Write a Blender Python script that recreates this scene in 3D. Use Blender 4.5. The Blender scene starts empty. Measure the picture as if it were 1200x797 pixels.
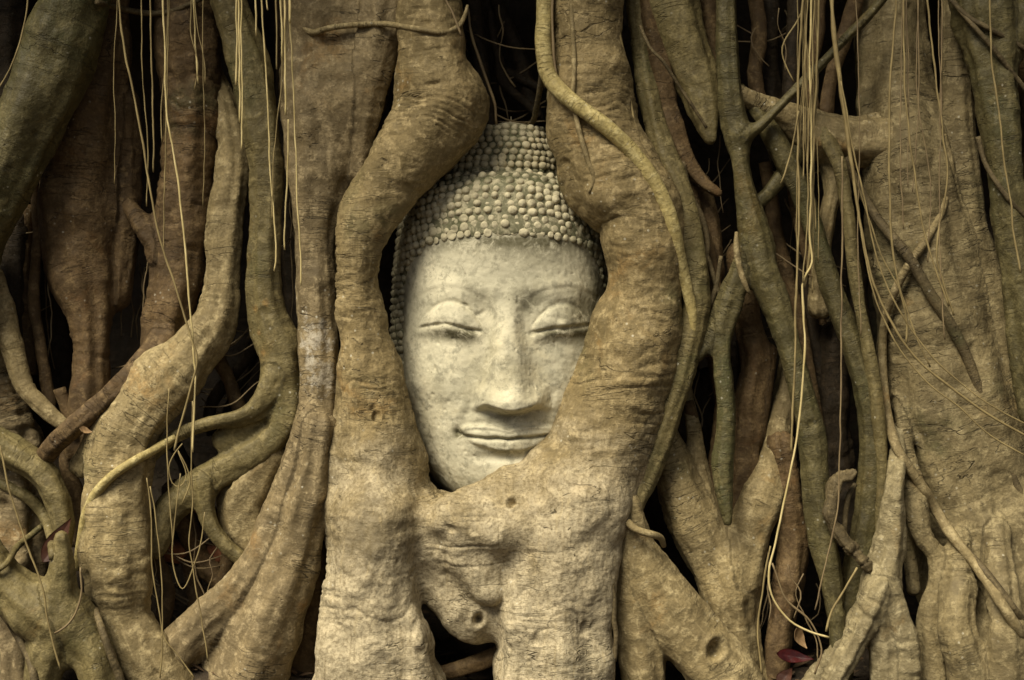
import bpy, math, random
import numpy as np
import openvdb as vdb
from mathutils import Vector

# ------------------------------------------------------------------ camera, sky, sun, exposure
SC = bpy.context.scene
COL = SC.collection
random.seed(7)
RNG = np.random.default_rng(11)
D0, Z0 = 3.5, 0.85                      # camera distance to the plane y = 0, camera height
cam_d = bpy.data.cameras.new('camera')
cam = bpy.data.objects.new('camera', cam_d)
COL.objects.link(cam)
cam.location = (0, -D0, Z0)
cam.rotation_euler = (math.radians(90), 0, 0)
cam_d.sensor_width = 36
cam_d.lens = 36 * D0 / 2.4
cam_d.clip_end = 500
cam_d.dof.use_dof = True
cam_d.dof.focus_distance = D0 - 0.08
cam_d.dof.aperture_fstop = 2.0
SC.camera = cam

SUN_EL, SUN_AZ = math.radians(52), math.radians(217)   # azimuth clockwise from +Y: in front of the tree, to the left
world = bpy.data.worlds.new('World')
SC.world = world
world.use_nodes = True
wn, wl = world.node_tree.nodes, world.node_tree.links
wn.clear()
sky = wn.new('ShaderNodeTexSky')
sky.sky_type = 'NISHITA'
sky.sun_disc = False
sky.sun_elevation = SUN_EL
sky.sun_rotation = SUN_AZ
sky.dust_density = 4.0
sky.air_density = 1.0
hs = wn.new('ShaderNodeHueSaturation')
hs.inputs['Saturation'].default_value = 0.12          # overcast: the blue is washed out
bgn = wn.new('ShaderNodeBackground')
bgn.inputs['Strength'].default_value = 0.04
wo = wn.new('ShaderNodeOutputWorld')
wl.new(sky.outputs[0], hs.inputs['Color'])
wl.new(hs.outputs[0], bgn.inputs['Color'])
wl.new(bgn.outputs[0], wo.inputs['Surface'])

sun_d = bpy.data.lights.new('sun', 'SUN')
sun_d.energy = 4.0
sun_d.angle = math.radians(34)
sun_d.color = (1.0, 0.90, 0.70)
sun = bpy.data.objects.new('sun', sun_d)
COL.objects.link(sun)
sv = Vector((math.sin(SUN_AZ) * math.cos(SUN_EL), math.cos(SUN_AZ) * math.cos(SUN_EL), math.sin(SUN_EL)))
sun.rotation_euler = (-sv).to_track_quat('-Z', 'Y').to_euler()
sun.location = sv * 20

SC.view_settings.view_transform = 'Standard'
SC.view_settings.look = 'None'
SC.view_settings.gamma = 1
SC.view_settings.use_curve_mapping = False
SC.view_settings.exposure = 0.8
SC.cycles.max_bounces = 6
SC.cycles.use_denoising = True

# ------------------------------------------------------------------ helpers
S = 0.002                                # metres per photo pixel on the plane y = 0

def at(px, py, y):
    s = S * (D0 + y) / D0
    return np.array([(px - 600) * s, y, Z0 + (398.5 - py) * s])

_perm = np.random.default_rng(3).permutation(256)
_perm = np.concatenate([_perm, _perm, _perm])
_grad = np.random.default_rng(4).normal(size=(256, 3)).astype(np.float32)
_grad /= np.linalg.norm(_grad, axis=1)[:, None]

def noise(p):
    """gradient noise of an (n,3) array, about -0.7..0.7"""
    p = np.asarray(p, dtype=np.float32)
    i = np.floor(p).astype(np.int64)
    f = p - i
    i &= 255
    u = f * f * f * (f * (f * 6 - 15) + 10)
    out = np.zeros(len(p), dtype=np.float32)
    for dx in (0, 1):
        wx = u[:, 0] if dx else 1 - u[:, 0]
        for dy in (0, 1):
            wy = u[:, 1] if dy else 1 - u[:, 1]
            for dz in (0, 1):
                wz = u[:, 2] if dz else 1 - u[:, 2]
                h = _perm[_perm[_perm[(i[:, 0] + dx) & 255] + ((i[:, 1] + dy) & 255)] + ((i[:, 2] + dz) & 255)]
                g = _grad[h]
                out += wx * wy * wz * (g[:, 0] * (f[:, 0] - dx) + g[:, 1] * (f[:, 1] - dy) + g[:, 2] * (f[:, 2] - dz))
    return out

def fbm(p, octs=3):
    p = np.asarray(p, dtype=np.float32)
    r, a = 0, 1.0
    for k in range(octs):
        r = r + a * noise(p * (2 ** k) + 17.3 * k)
        a *= .5
    return r

def sstep(a, b, x):
    t = np.clip((x - a) / (b - a), 0, 1)
    return t * t * (3 - 2 * t)

def spline(pts, step):
    """Catmull-Rom through rows of pts, resampled at about `step` (in the first three columns)"""
    P = np.asarray(pts, float)
    if len(P) < 2:
        return P
    E = np.vstack([2 * P[0] - P[1], P, 2 * P[-1] - P[-2]])
    out = []
    for k in range(1, len(E) - 2):
        p0, p1, p2, p3 = E[k - 1], E[k], E[k + 1], E[k + 2]
        n = max(2, int(math.ceil(np.linalg.norm((p2 - p1)[:3]) / step)))
        for t in np.linspace(0, 1, n, endpoint=False):
            out.append(.5 * ((2 * p1) + (p2 - p0) * t + (2 * p0 - 5 * p1 + 4 * p2 - p3) * t * t + (3 * p1 - p0 - 3 * p2 + p3) * t ** 3))
    out.append(P[-1])
    return np.array(out)

def frames(P):
    T = np.gradient(P, axis=0)
    T /= np.linalg.norm(T, axis=1)[:, None] + 1e-9
    A = np.cross(T, np.array([0.02, 1.0, 0.03]))
    A /= np.linalg.norm(A, axis=1)[:, None] + 1e-9
    B = np.cross(T, A)
    s = np.concatenate([[0], np.cumsum(np.linalg.norm(np.diff(P, axis=0), axis=1))])
    return T, A, B, s

SPHERES = []                             # (centres, radii) of everything wooden, so that vines can lie on it

def chain3d(pts, yf):
    """(px, py, r_px[, front depth]) rows -> centre line and radii in metres"""
    rows = []
    pts = list(pts)
    if pts[0][1] <= 0 and pts[1][1] > pts[0][1]:             # comes down from the trunk above the frame
        a, b = pts[0], pts[1]
        sl = max(-.5, min(.5, (a[0] - b[0]) / (b[1] - a[1])))
        pts = [(a[0] + sl * 130, -170, a[2] * 1.1, *a[3:])] + pts
    for p in pts:
        f = p[3] if len(p) > 3 else yf
        r = p[2] * S * (D0 + f) / D0
        y = f + r
        r = p[2] * S * (D0 + y) / D0
        c = at(p[0], p[1], y)
        rows.append((*c, r))
    R = spline(rows, 0.02)
    R[:, 3] *= 1 + .10 * noise(np.column_stack([R[:, 0] * 9, R[:, 1] * 9, R[:, 2] * 9]))
    R[:, 3] = np.maximum(R[:, 3], 0.0008)
    return R[:, :3], R[:, 3]

def surf_y(px, py, default=None):
    """front-most wooden surface seen through a pixel"""
    best = None
    for C, R in SPHERES:
        s = S * (D0 + C[:, 1]) / D0
        dx = C[:, 0] - (px - 600) * s
        dz = C[:, 2] - (Z0 + (398.5 - py) * s)
        d2 = dx * dx + dz * dz
        m = d2 < R * R
        if m.any():
            y = (C[m, 1] - np.sqrt(R[m] ** 2 - d2[m])).min()
            best = y if best is None or y < best else best
    return default if best is None else best

def hug(pts, lift=1.0, lo=-0.4, hi=0.1, smooth=2):
    """(px,py,r) rows resampled and given the depth at which they lie on the wood behind them"""
    R = spline(np.array([(p[0], p[1], 0, p[2]) for p in pts], float), 9)
    ys = np.array([np.nan if (v := surf_y(a[0], a[1])) is None or v > hi else v for a in R])
    idx = np.arange(len(ys))
    ok = ~np.isnan(ys)
    ys = np.interp(idx, idx[ok], ys[ok]) if ok.any() else np.full(len(ys), -.05)
    for _ in range(smooth):
        e = np.pad(ys, 2, mode='edge')
        sm = (e[:-4] + e[1:-3] + e[2:-2] + e[3:-1] + e[4:]) / 5
        ys = np.minimum(ys + .004, sm)
    return [(a[0], a[1], a[3], y - lift * a[3] * S - a[3] * S) for a, y in zip(R, ys)]

def tag(o, label=None, cat=None, group=None, kind=None):
    if label: o['label'] = label
    if cat: o['category'] = cat
    if group: o['group'] = group
    if kind: o['kind'] = kind
    return o

def mesh_obj(name, V, F, mat, parent=None, loc=None, attrs=None, normals=None, smooth=True):
    me = bpy.data.meshes.new(name)
    V = np.asarray(V, np.float32)
    if loc is not None:
        V = V - np.asarray(loc, np.float32)
    if isinstance(F, np.ndarray) and F.ndim == 2:
        n, k = F.shape
        me.vertices.add(len(V)); me.vertices.foreach_set('co', V.ravel())
        me.loops.add(n * k); me.loops.foreach_set('vertex_index', F.ravel().astype(np.int32))
        me.polygons.add(n)
        me.polygons.foreach_set('loop_start', np.arange(0, n * k, k, dtype=np.int32))
        me.update(calc_edges=True)
    else:
        me.from_pydata([tuple(v) for v in V], [], [tuple(int(i) for i in f) for f in F])
        me.update()
    me.polygons.foreach_set('use_smooth', np.full(len(me.polygons), smooth))
    for an, (typ, data) in (attrs or {}).items():
        a = me.attributes.new(an, typ, 'POINT')
        a.data.foreach_set('vector' if typ == 'FLOAT_VECTOR' else 'value', np.asarray(data, np.float32).ravel())
    me.materials.append(mat)
    if normals is not None:
        me.normals_split_custom_set_from_vertices([tuple(v) for v in normals.tolist()])
    o = bpy.data.objects.new(name, me)
    COL.objects.link(o)
    if parent is not None:
        o.parent = parent
    elif loc is not None:
        o.location = loc
    return o

def empty(name, loc):
    o = bpy.data.objects.new(name, None)
    o.empty_display_size = .05
    COL.objects.link(o)
    o.location = loc
    return o

def vnormals(V, F):
    n = np.cross(V[F[:, 2]] - V[F[:, 0]], V[F[:, 3]] - V[F[:, 1]])
    N = np.zeros_like(V)
    for k in range(4):
        np.add.at(N, F[:, k], n)
    return N / (np.linalg.norm(N, axis=1)[:, None] + 1e-12)

# ------------------------------------------------------------------ materials
class NT:
    def __init__(self, name):
        self.m = bpy.data.materials.new(name)
        self.m.use_nodes = True
        self.t = self.m.node_tree
        self.n, self.l = self.t.nodes, self.t.links
        self.bsdf = self.n['Principled BSDF']
        self.bsdf.inputs['Specular IOR Level'].default_value = .25
    def set(self, sock, v):
        if hasattr(v, 'is_output'):
            self.l.new(v, sock)
        elif v is not None:
            sock.default_value = v
    def attr(self, name, vec=True):
        a = self.n.new('ShaderNodeAttribute'); a.attribute_name = name
        return a.outputs['Vector' if vec else 'Fac']
    def objco(self):
        return self.n.new('ShaderNodeTexCoord').outputs['Object']
    def mapping(self, v, scale, loc=(0, 0, 0)):
        m = self.n.new('ShaderNodeMapping')
        self.l.new(v, m.inputs['Vector'])
        m.inputs['Scale'].default_value = scale; m.inputs['Location'].default_value = loc
        return m.outputs[0]
    def tex(self, v, scale, detail=4, rough=.55, dist=0):
        t = self.n.new('ShaderNodeTexNoise')
        self.l.new(v, t.inputs['Vector'])
        for k, x in (('Scale', scale), ('Detail', detail), ('Roughness', rough), ('Distortion', dist)):
            t.inputs[k].default_value = x
        return t.outputs[0]
    def vor(self, v, scale, feature='F1', rnd=1.0):
        t = self.n.new('ShaderNodeTexVoronoi'); t.feature = feature
        self.l.new(v, t.inputs['Vector']); t.inputs['Scale'].default_value = scale
        t.inputs['Randomness'].default_value = rnd
        return t.outputs['Distance']
    def ramp(self, f, a, b, lo=0., hi=1.):
        t = self.n.new('ShaderNodeMapRange'); t.interpolation_type = 'SMOOTHSTEP'
        self.l.new(f, t.inputs['Value'])
        for k, x in (('From Min', a), ('From Max', b), ('To Min', lo), ('To Max', hi)):
            t.inputs[k].default_value = x
        return t.outputs[0]
    def mix(self, f, a, b, mode='MIX'):
        t = self.n.new('ShaderNodeMix'); t.data_type = 'RGBA'; t.blend_type = mode
        self.set(t.inputs[0], f); self.set(t.inputs[6], a); self.set(t.inputs[7], b)
        return t.outputs[2]
    def math(self, op, a, b=None):
        t = self.n.new('ShaderNodeMath'); t.operation = op
        self.set(t.inputs[0], a); self.set(t.inputs[1], b)
        return t.outputs[0]
    def bump(self, h, dist, strength=1.0, normal=None):
        t = self.n.new('ShaderNodeBump')
        self.l.new(h, t.inputs['Height']); t.inputs['Distance'].default_value = dist
        t.inputs['Strength'].default_value = strength
        if normal is not None: self.l.new(normal, t.inputs['Normal'])
        return t.outputs[0]
    def finish(self, color, rough, normal=None):
        self.set(self.bsdf.inputs['Base Color'], color)
        self.set(self.bsdf.inputs['Roughness'], rough)
        if normal is not None: self.l.new(normal, self.bsdf.inputs['Normal'])
        return self.m

def c4(c): return (c[0], c[1], c[2], 1)

def bark(name, base, dark, light, moss=(.07, .075, .03), moss_amt=.3, lichen=.5, crack=.5, rough=.72, flaky=.5, foot=None, patches=()):
    t = NT(name)
    B, G = t.attr('bark'), t.objco()
    blot = t.tex(G, 7, 6, .62, .4)
    col = t.mix(t.ramp(blot, .32, .66), c4(dark), c4(base))
    fib = t.tex(t.mapping(B, (30, 9, 9)), 1.0, 5, .65, .3)              # bands running round the root
    col = t.mix(t.ramp(fib, .48, .75, 0, .4), col, c4(light))
    mid = t.tex(G, 22, 5, .7, .2)
    col = t.mix(t.ramp(mid, .52, .66, 0, .75), col, c4([x * .55 for x in base]))
    ms = t.tex(G, 3.1, 5, .6, .3)
    col = t.mix(t.ramp(ms, .62 - .35 * moss_amt, .78 - .3 * moss_amt, 0, .8), col, c4(moss))
    rust = t.tex(t.mapping(G, (1, 1, 1), (4, 2, 9)), 5.3, 4, .6, .5)
    col = t.mix(t.ramp(rust, .6, .74, 0, .45), col, c4((base[0] * 1.35, base[1] * 1.0, base[2] * .62)))
    pt = t.tex(G, 40, 5, .68, .3)
    col = t.mix(t.ramp(pt, .5, .66, 0, .8), col, c4(light))
    pale = t.tex(t.mapping(G, (1, 1, .7), (7, 3, 5)), 11, 6, .68, .5)
    col = t.mix(t.ramp(pale, .54, .68, 0, .55), col, c4([x * 1.12 for x in light]))
    if foot:                                                            # paler, greyer wood low down, with a ragged upper edge
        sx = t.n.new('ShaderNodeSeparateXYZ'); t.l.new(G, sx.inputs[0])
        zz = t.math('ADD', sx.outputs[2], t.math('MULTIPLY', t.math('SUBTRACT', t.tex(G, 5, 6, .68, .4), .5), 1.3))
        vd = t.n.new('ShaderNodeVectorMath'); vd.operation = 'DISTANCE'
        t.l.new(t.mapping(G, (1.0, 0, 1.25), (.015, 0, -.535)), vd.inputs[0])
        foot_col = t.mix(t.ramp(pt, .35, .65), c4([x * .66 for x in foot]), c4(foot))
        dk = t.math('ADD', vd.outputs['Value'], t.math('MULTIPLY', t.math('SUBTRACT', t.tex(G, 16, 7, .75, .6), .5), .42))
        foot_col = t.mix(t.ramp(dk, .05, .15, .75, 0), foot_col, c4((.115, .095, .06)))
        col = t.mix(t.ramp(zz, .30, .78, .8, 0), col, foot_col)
    # fine cracks round the root
    ck = t.tex(t.mapping(B, (70, 8, 8)), 1.0, 3, .5, .8)
    ckd = t.math('ABSOLUTE', t.math('SUBTRACT', ck, .5))
    ckm = t.ramp(t.tex(G, 5, 4, .6), .5, .66, .0, 1)
    crk = t.math('MULTIPLY', t.ramp(ckd, .0, .018, 1, 0), ckm)
    col = t.mix(t.math('MULTIPLY', crk, crack), col, c4([x * .35 for x in dark]))
    lw = t.tex(t.mapping(B, (7, 55, 55)), 1.0, 4, .6, .8)                # streaks running with the root
    col = t.mix(t.ramp(lw, .56, .72, 0, .5), col, c4([x * .5 for x in base]))
    col = t.mix(t.ramp(lw, .44, .30, 0, .35), col, c4([x * 1.1 for x in light]))
    bk = t.tex(t.mapping(B, (17, 3.2, 3.2)), 1.0, 4, .55, .5)               # few long creases
    bkm = t.math('MULTIPLY', t.ramp(t.math('ABSOLUTE', t.math('SUBTRACT', bk, .5)), .0, .008, 1, 0), t.ramp(t.tex(G, 3.3, 3), .48, .56, 0, min(.85, crack * 1.3)))
    col = t.mix(bkm, col, c4([x * .3 for x in dark]))
    crk = t.math('MAXIMUM', crk, bkm)
    # short splits and pits
    pk = t.tex(t.mapping(B, (48, 26, 26)), 1.0, 4, .6, 1.2)
    flm = t.math('MULTIPLY', t.ramp(pk, .64, .72, 0, 1), t.ramp(t.tex(G, 4.2, 3, .6), .46, .6, 0, flaky))
    col = t.mix(flm, col, c4([x * .3 for x in dark]))
    for (px, py, yy, rad, rag, pc) in patches:                          # lichen crusts and scars with places of their own
        vd = t.n.new('ShaderNodeVectorMath'); vd.operation = 'DISTANCE'
        gp = t.n.new('ShaderNodeNewGeometry')
        t.l.new(gp.outputs['Position'], vd.inputs[0]); vd.inputs[1].default_value = tuple(at(px, py, yy))
        dk = t.math('ADD', vd.outputs['Value'], t.math('MULTIPLY', t.math('SUBTRACT', t.tex(G, 34, 6, .75, .5), .5), rag))
        col = t.mix(t.ramp(dk, rad * .3, rad, .6, 0), col, c4(pc))
    # lichen specks and scuffs
    sp = t.vor(G, 46)
    spm = t.math('MULTIPLY', t.ramp(sp, .10, .16, 1, 0), t.ramp(t.tex(G, 6, 2), .5, .64, 0, lichen))
    col = t.mix(spm, col, c4((.56, .53, .42)))
    sc = t.tex(t.mapping(G, (40, 40, 150)), 1, 2, .5, 1.5)
    col = t.mix(t.ramp(sc, .68, .76, 0, .35 * lichen), col, c4((.46, .42, .31)))
    grain = t.tex(G, 130, 4, .7)
    col = t.mix(t.ramp(grain, .42, .66, .0, .6), col, c4([x * .45 for x in base]), 'MIX')
    h1 = t.math('ADD', t.math('MULTIPLY', fib, .35), t.math('MULTIPLY', mid, .5))
    h1 = t.math('ADD', h1, t.math('MULTIPLY', pt, .45))
    h2 = t.math('SUBTRACT', h1, t.math('MULTIPLY', crk, .4))
    h3 = t.math('SUBTRACT', h2, t.math('MULTIPLY', flm, .5))
    h4 = t.math('ADD', h3, t.math('MULTIPLY', grain, .12))
    nrm = t.bump(h4, .009, .9)
    return t.finish(col, t.ramp(mid, .3, .7, rough - .1, rough + .12), nrm)

M = {
    'tan':   bark('bark_tan', (0.275, 0.213, 0.102), (0.149, 0.113, 0.054), (0.409, 0.331, 0.178), moss_amt=.12, lichen=.6),
    'grey':  bark('bark_grey', (0.251, 0.206, 0.110), (0.136, 0.109, 0.057), (0.375, 0.318, 0.187), moss_amt=.15, lichen=.6, flaky=.8),
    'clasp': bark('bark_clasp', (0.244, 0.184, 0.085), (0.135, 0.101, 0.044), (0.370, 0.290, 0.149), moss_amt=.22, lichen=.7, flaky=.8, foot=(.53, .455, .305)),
    'great': bark('bark_great', (0.225, 0.177, 0.087), (0.113, 0.087, 0.043), (0.324, 0.264, 0.140), moss_amt=.2, lichen=.5, flaky=.7, crack=.6),
    'brown': bark('bark_brown', (0.122, 0.077, 0.033), (0.058, 0.037, 0.017), (0.184, 0.125, 0.058), moss_amt=.12, lichen=.4),
    'olive': bark('bark_olive', (0.165, 0.132, 0.055), (0.085, 0.067, 0.028), (0.240, 0.194, 0.088), moss=(0.090, 0.086, 0.033), moss_amt=.35, lichen=.5, crack=.4, flaky=.25, rough=.6,
                   patches=[(298, 362, -.03, .014, .03, (0.360, 0.226, 0.078)), (311, 354, -.04, .012, .03, (0.360, 0.226, 0.078)), (303, 390, -.03, .010, .03, (0.339, 0.211, 0.078)), (310, 412, -.03, .011, .03, (0.360, 0.221, 0.078)), (321, 438, -.03, .014, .03, (0.400, 0.250, 0.087))]),
    'green': bark('bark_green', (0.100, 0.083, 0.034), (0.051, 0.043, 0.018), (0.152, 0.127, 0.056), moss=(0.061, 0.062, 0.024), moss_amt=.4, lichen=.6, crack=.4, flaky=.25, rough=.55),
    'dark':  bark('bark_hollow_shade', (0.030, 0.020, 0.009), (0.013, 0.009, 0.004), (0.045, 0.030, 0.015), moss_amt=.1, lichen=.1),  # shade of the hollows put into the bark colour
    'crust': bark('bark_crust', (0.235, 0.178, 0.091), (0.112, 0.084, 0.043), (0.370, 0.293, 0.165), moss_amt=.05, lichen=.9, flaky=1.0, crack=.75,
                   patches=[(370, 396, -.05, .045, .22, (.56, .52, .43)), (378, 440, -.05, .05, .26, (.50, .46, .37)), (362, 372, -.03, .02, .10, (.60, .56, .47))]),
    'vine':  bark('bark_vine', (0.439, 0.355, 0.143), (0.270, 0.213, 0.085), (.540, .460, .225), moss_amt=.1, lichen=.3, crack=.3, flaky=.2, rough=.6),
    'duskvine': bark('bark_dusk_vine', (0.114, 0.086, 0.042), (0.060, 0.045, 0.022), (0.175, 0.134, 0.066), moss_amt=.2, lichen=.3, crack=.3, flaky=.1),
}

def straw_mat(name, a, b):
    t = NT(name)
    n = t.tex(t.attr('bark'), 14, 3)
    return t.finish(t.mix(t.ramp(n, .35, .65), c4(a), c4(b)), .55)
M['straw'] = straw_mat('straw_pale', (.40, .32, .14), (.56, .46, .23))
M['straw_dim'] = straw_mat('straw_dull', (.165, .125, .055), (.27, .21, .095))
M['thread'] = straw_mat('thread_brown', (.14, .10, .055), (.22, .165, .085))

def stone_mat(name, hair=False):
    t = NT(name)
    G = t.objco()
    a = t.tex(G, 9, 7, .62, .3)
    base, cool, warm = (.63, .585, .425), (.485, .455, .33), (.65, .58, .38)
    if hair:
        base, cool, warm = (.58, .525, .355), (.43, .385, .255), (.58, .50, .315)
    col = t.mix(t.ramp(a, .34, .64), c4(cool), c4(base))
    w = t.tex(t.mapping(G, (1, 1, 1), (3, 1, 7)), 5, 5, .6, .4)
    col = t.mix(t.ramp(w, .5, .72, 0, .75), col, c4(warm))
    m = t.tex(G, 42, 6, .7)
    col = t.mix(t.ramp(m, .48, .64, 0, .8), col, c4([x * .62 for x in cool]))
    sp = t.vor(G, 52)
    spm = t.math('MULTIPLY', t.ramp(sp, .05, .12, 1, 0), t.ramp(t.tex(G, 8, 2), .52, .6, 0, .8))
    col = t.mix(spm, col, c4((.16, .14, .09)))
    st = t.attr('stain_shade', False)
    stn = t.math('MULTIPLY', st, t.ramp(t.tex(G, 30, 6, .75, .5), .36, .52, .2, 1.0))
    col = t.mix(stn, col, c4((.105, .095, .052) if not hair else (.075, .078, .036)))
    wb = t.tex(t.mapping(G, (1, 1, 1), (8, 2, 3)), 3.2, 6, .65, .5)
    col = t.mix(t.ramp(wb, .54, .68, 0, .38), col, c4((.40, .38, .27)))
    hc = t.tex(t.mapping(G, (1, 1, 1.6), (2, 5, 1)), 6.5, 4, .6, 1.0)
    hcm = t.math('MULTIPLY', t.ramp(t.math('ABSOLUTE', t.math('SUBTRACT', hc, .5)), 0, .004, 1, 0), t.ramp(t.tex(G, 3.5, 2), .5, .58, 0, .6))
    col = t.mix(hcm, col, c4((.17, .15, .10)))
    g = t.tex(G, 150, 5, .7)
    col = t.mix(t.ramp(g, .35, .7, 0, .25), col, c4([x * .6 for x in base]))
    h = t.math('ADD', t.math('MULTIPLY', m, .8), t.math('MULTIPLY', g, .4))
    nrm = t.bump(h, .004, .55)
    return t.finish(col, t.ramp(m, .3, .7, .62, .85), nrm)
M['stone'] = stone_mat('weathered_stucco')
M['stone_hair'] = stone_mat('weathered_stucco_curls', True)

def soil_mat():
    t = NT('damp_soil')
    G = t.objco()
    n = t.tex(G, 9, 8, .7)
    col = t.mix(t.ramp(n, .35, .65), c4((.022, .016, .010)), c4((.060, .043, .026)))
    col = t.mix(t.ramp(t.tex(G, 45, 4), .55, .7, 0, .7), col, c4((.090, .066, .040)))
    return t.finish(col, .9, t.bump(n, .03))
M['soil'] = soil_mat()

def plain(name, a, b, scale=20, rough=.7, bump=.002):
    t = NT(name)
    G = t.objco()
    n = t.tex(G, scale, 5, .65)
    return t.finish(t.mix(t.ramp(n, .35, .65), c4(a), c4(b)), rough, t.bump(n, bump))
M['leaf_red'] = plain('leaf_crimson', (.018, .002, .003), (.045, .004, .004), 30, .45)
M['leaf_rust'] = plain('leaf_rust', (.028, .010, .006), (.055, .020, .010), 30, .6)
M['leaf_tan'] = plain('leaf_tan', (.20, .125, .060), (.30, .195, .10), 30, .6)
M['brick'] = plain('old_brick', (.15, .055, .026), (.22, .095, .048), 40, .9, .004)
M['litter'] = plain('leaf_litter', (.050, .032, .018), (.120, .075, .040), 12, .8)

# ------------------------------------------------------------------ building wood
def displace(V, N, q, r, amt=1.0, ring=1.0, seed=0.0, spots=(), folds=()):
    """real relief of the bark: lumps, fluting, rings and crust"""
    o = np.array([seed, seed * 1.7, seed * .6], np.float32)
    rr = np.maximum(r, .004)
    ang = q[:, 1:] / (np.linalg.norm(q[:, 1:], axis=1)[:, None] + 1e-6)
    big = np.clip(rr / .07, .15, 1.3)
    d = fbm(V * 8 + o, 2) * .013 * big
    d += noise(np.column_stack([q[:, 0] * 2.6, ang * 1.9]) + o) * .24 * np.minimum(rr, .11)
    d += noise(np.column_stack([q[:, 0] * 7, ang * 1.2]) + o + 5) * .13 * np.minimum(rr, .06)
    wr = noise(np.column_stack([q[:, 0] * 38, q[:, 1:] * 6]) + o)
    rs = .13 * (max(ring, 1.0) - 1.0)
    msk = sstep(.05 - rs, .38 - rs, noise(V * 6.5 + o + 9))
    d += -np.maximum(0, 1 - np.abs(wr) * 9) * .0034 * msk * np.minimum(1, rr / .03) * ring
    d += noise(np.column_stack([q[:, 0] * 22, q[:, 1:] * 5]) + o + 3) * .003 * msk * np.minimum(1, rr / .03) * ring
    d += fbm(V * 24 + o, 2) * .004 * np.minimum(1, rr / .04)
    d += fbm(V * 60 + o, 3) * .0013 * np.minimum(1, rr / .03)
    pit = noise(V * 19 + o + 31)
    d -= sstep(.38, .55, pit) * .007 * np.minimum(1, rr / .05)
    d = d * amt
    if len(spots) or len(folds):
        sc = S * (D0 + V[:, 1]) / D0
        u, v = 600 + V[:, 0] / sc, 398.5 - (V[:, 2] - Z0) / sc
        wob = noise(V * 30 + o) * 3.0
        front = N[:, 1] < .3
        for (cu, cv, rad, dep) in spots:                     # knotholes: a pit inside a raised lip
            e = np.hypot(u - cu, (v - cv) * .8 + .25 * (u - cu)) + noise(V * (22 / rad * 4) + o) * rad * .9
            d += front * (-dep * np.exp(-(e / rad) ** 4) + min(dep, .02) * .22 * np.exp(-((e - 1.75 * rad) / (.55 * rad)) ** 2))
        for (cu, cv, su, sv_, tilt, gap, dep) in folds:      # bundles of fine folds where the wood bends
            g = np.exp(-((u - cu) / su) ** 4 - ((v - cv) / sv_) ** 4) * front
            ph = (v + tilt * (u - cu) - .004 * (u - cu) ** 2 + noise(V * 14 + o) * gap * 2.2) / gap
            w = np.abs(ph - np.round(ph))
            amp = .35 + .65 * sstep(-.2, .3, noise(np.column_stack([np.round(ph) * 7.7, u * .012, v * 0])))
            d -= dep * g * amp * np.maximum(0, 1 - w * 5.0)
    return V + N * d[:, None]

_seed = [0.0]

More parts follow.
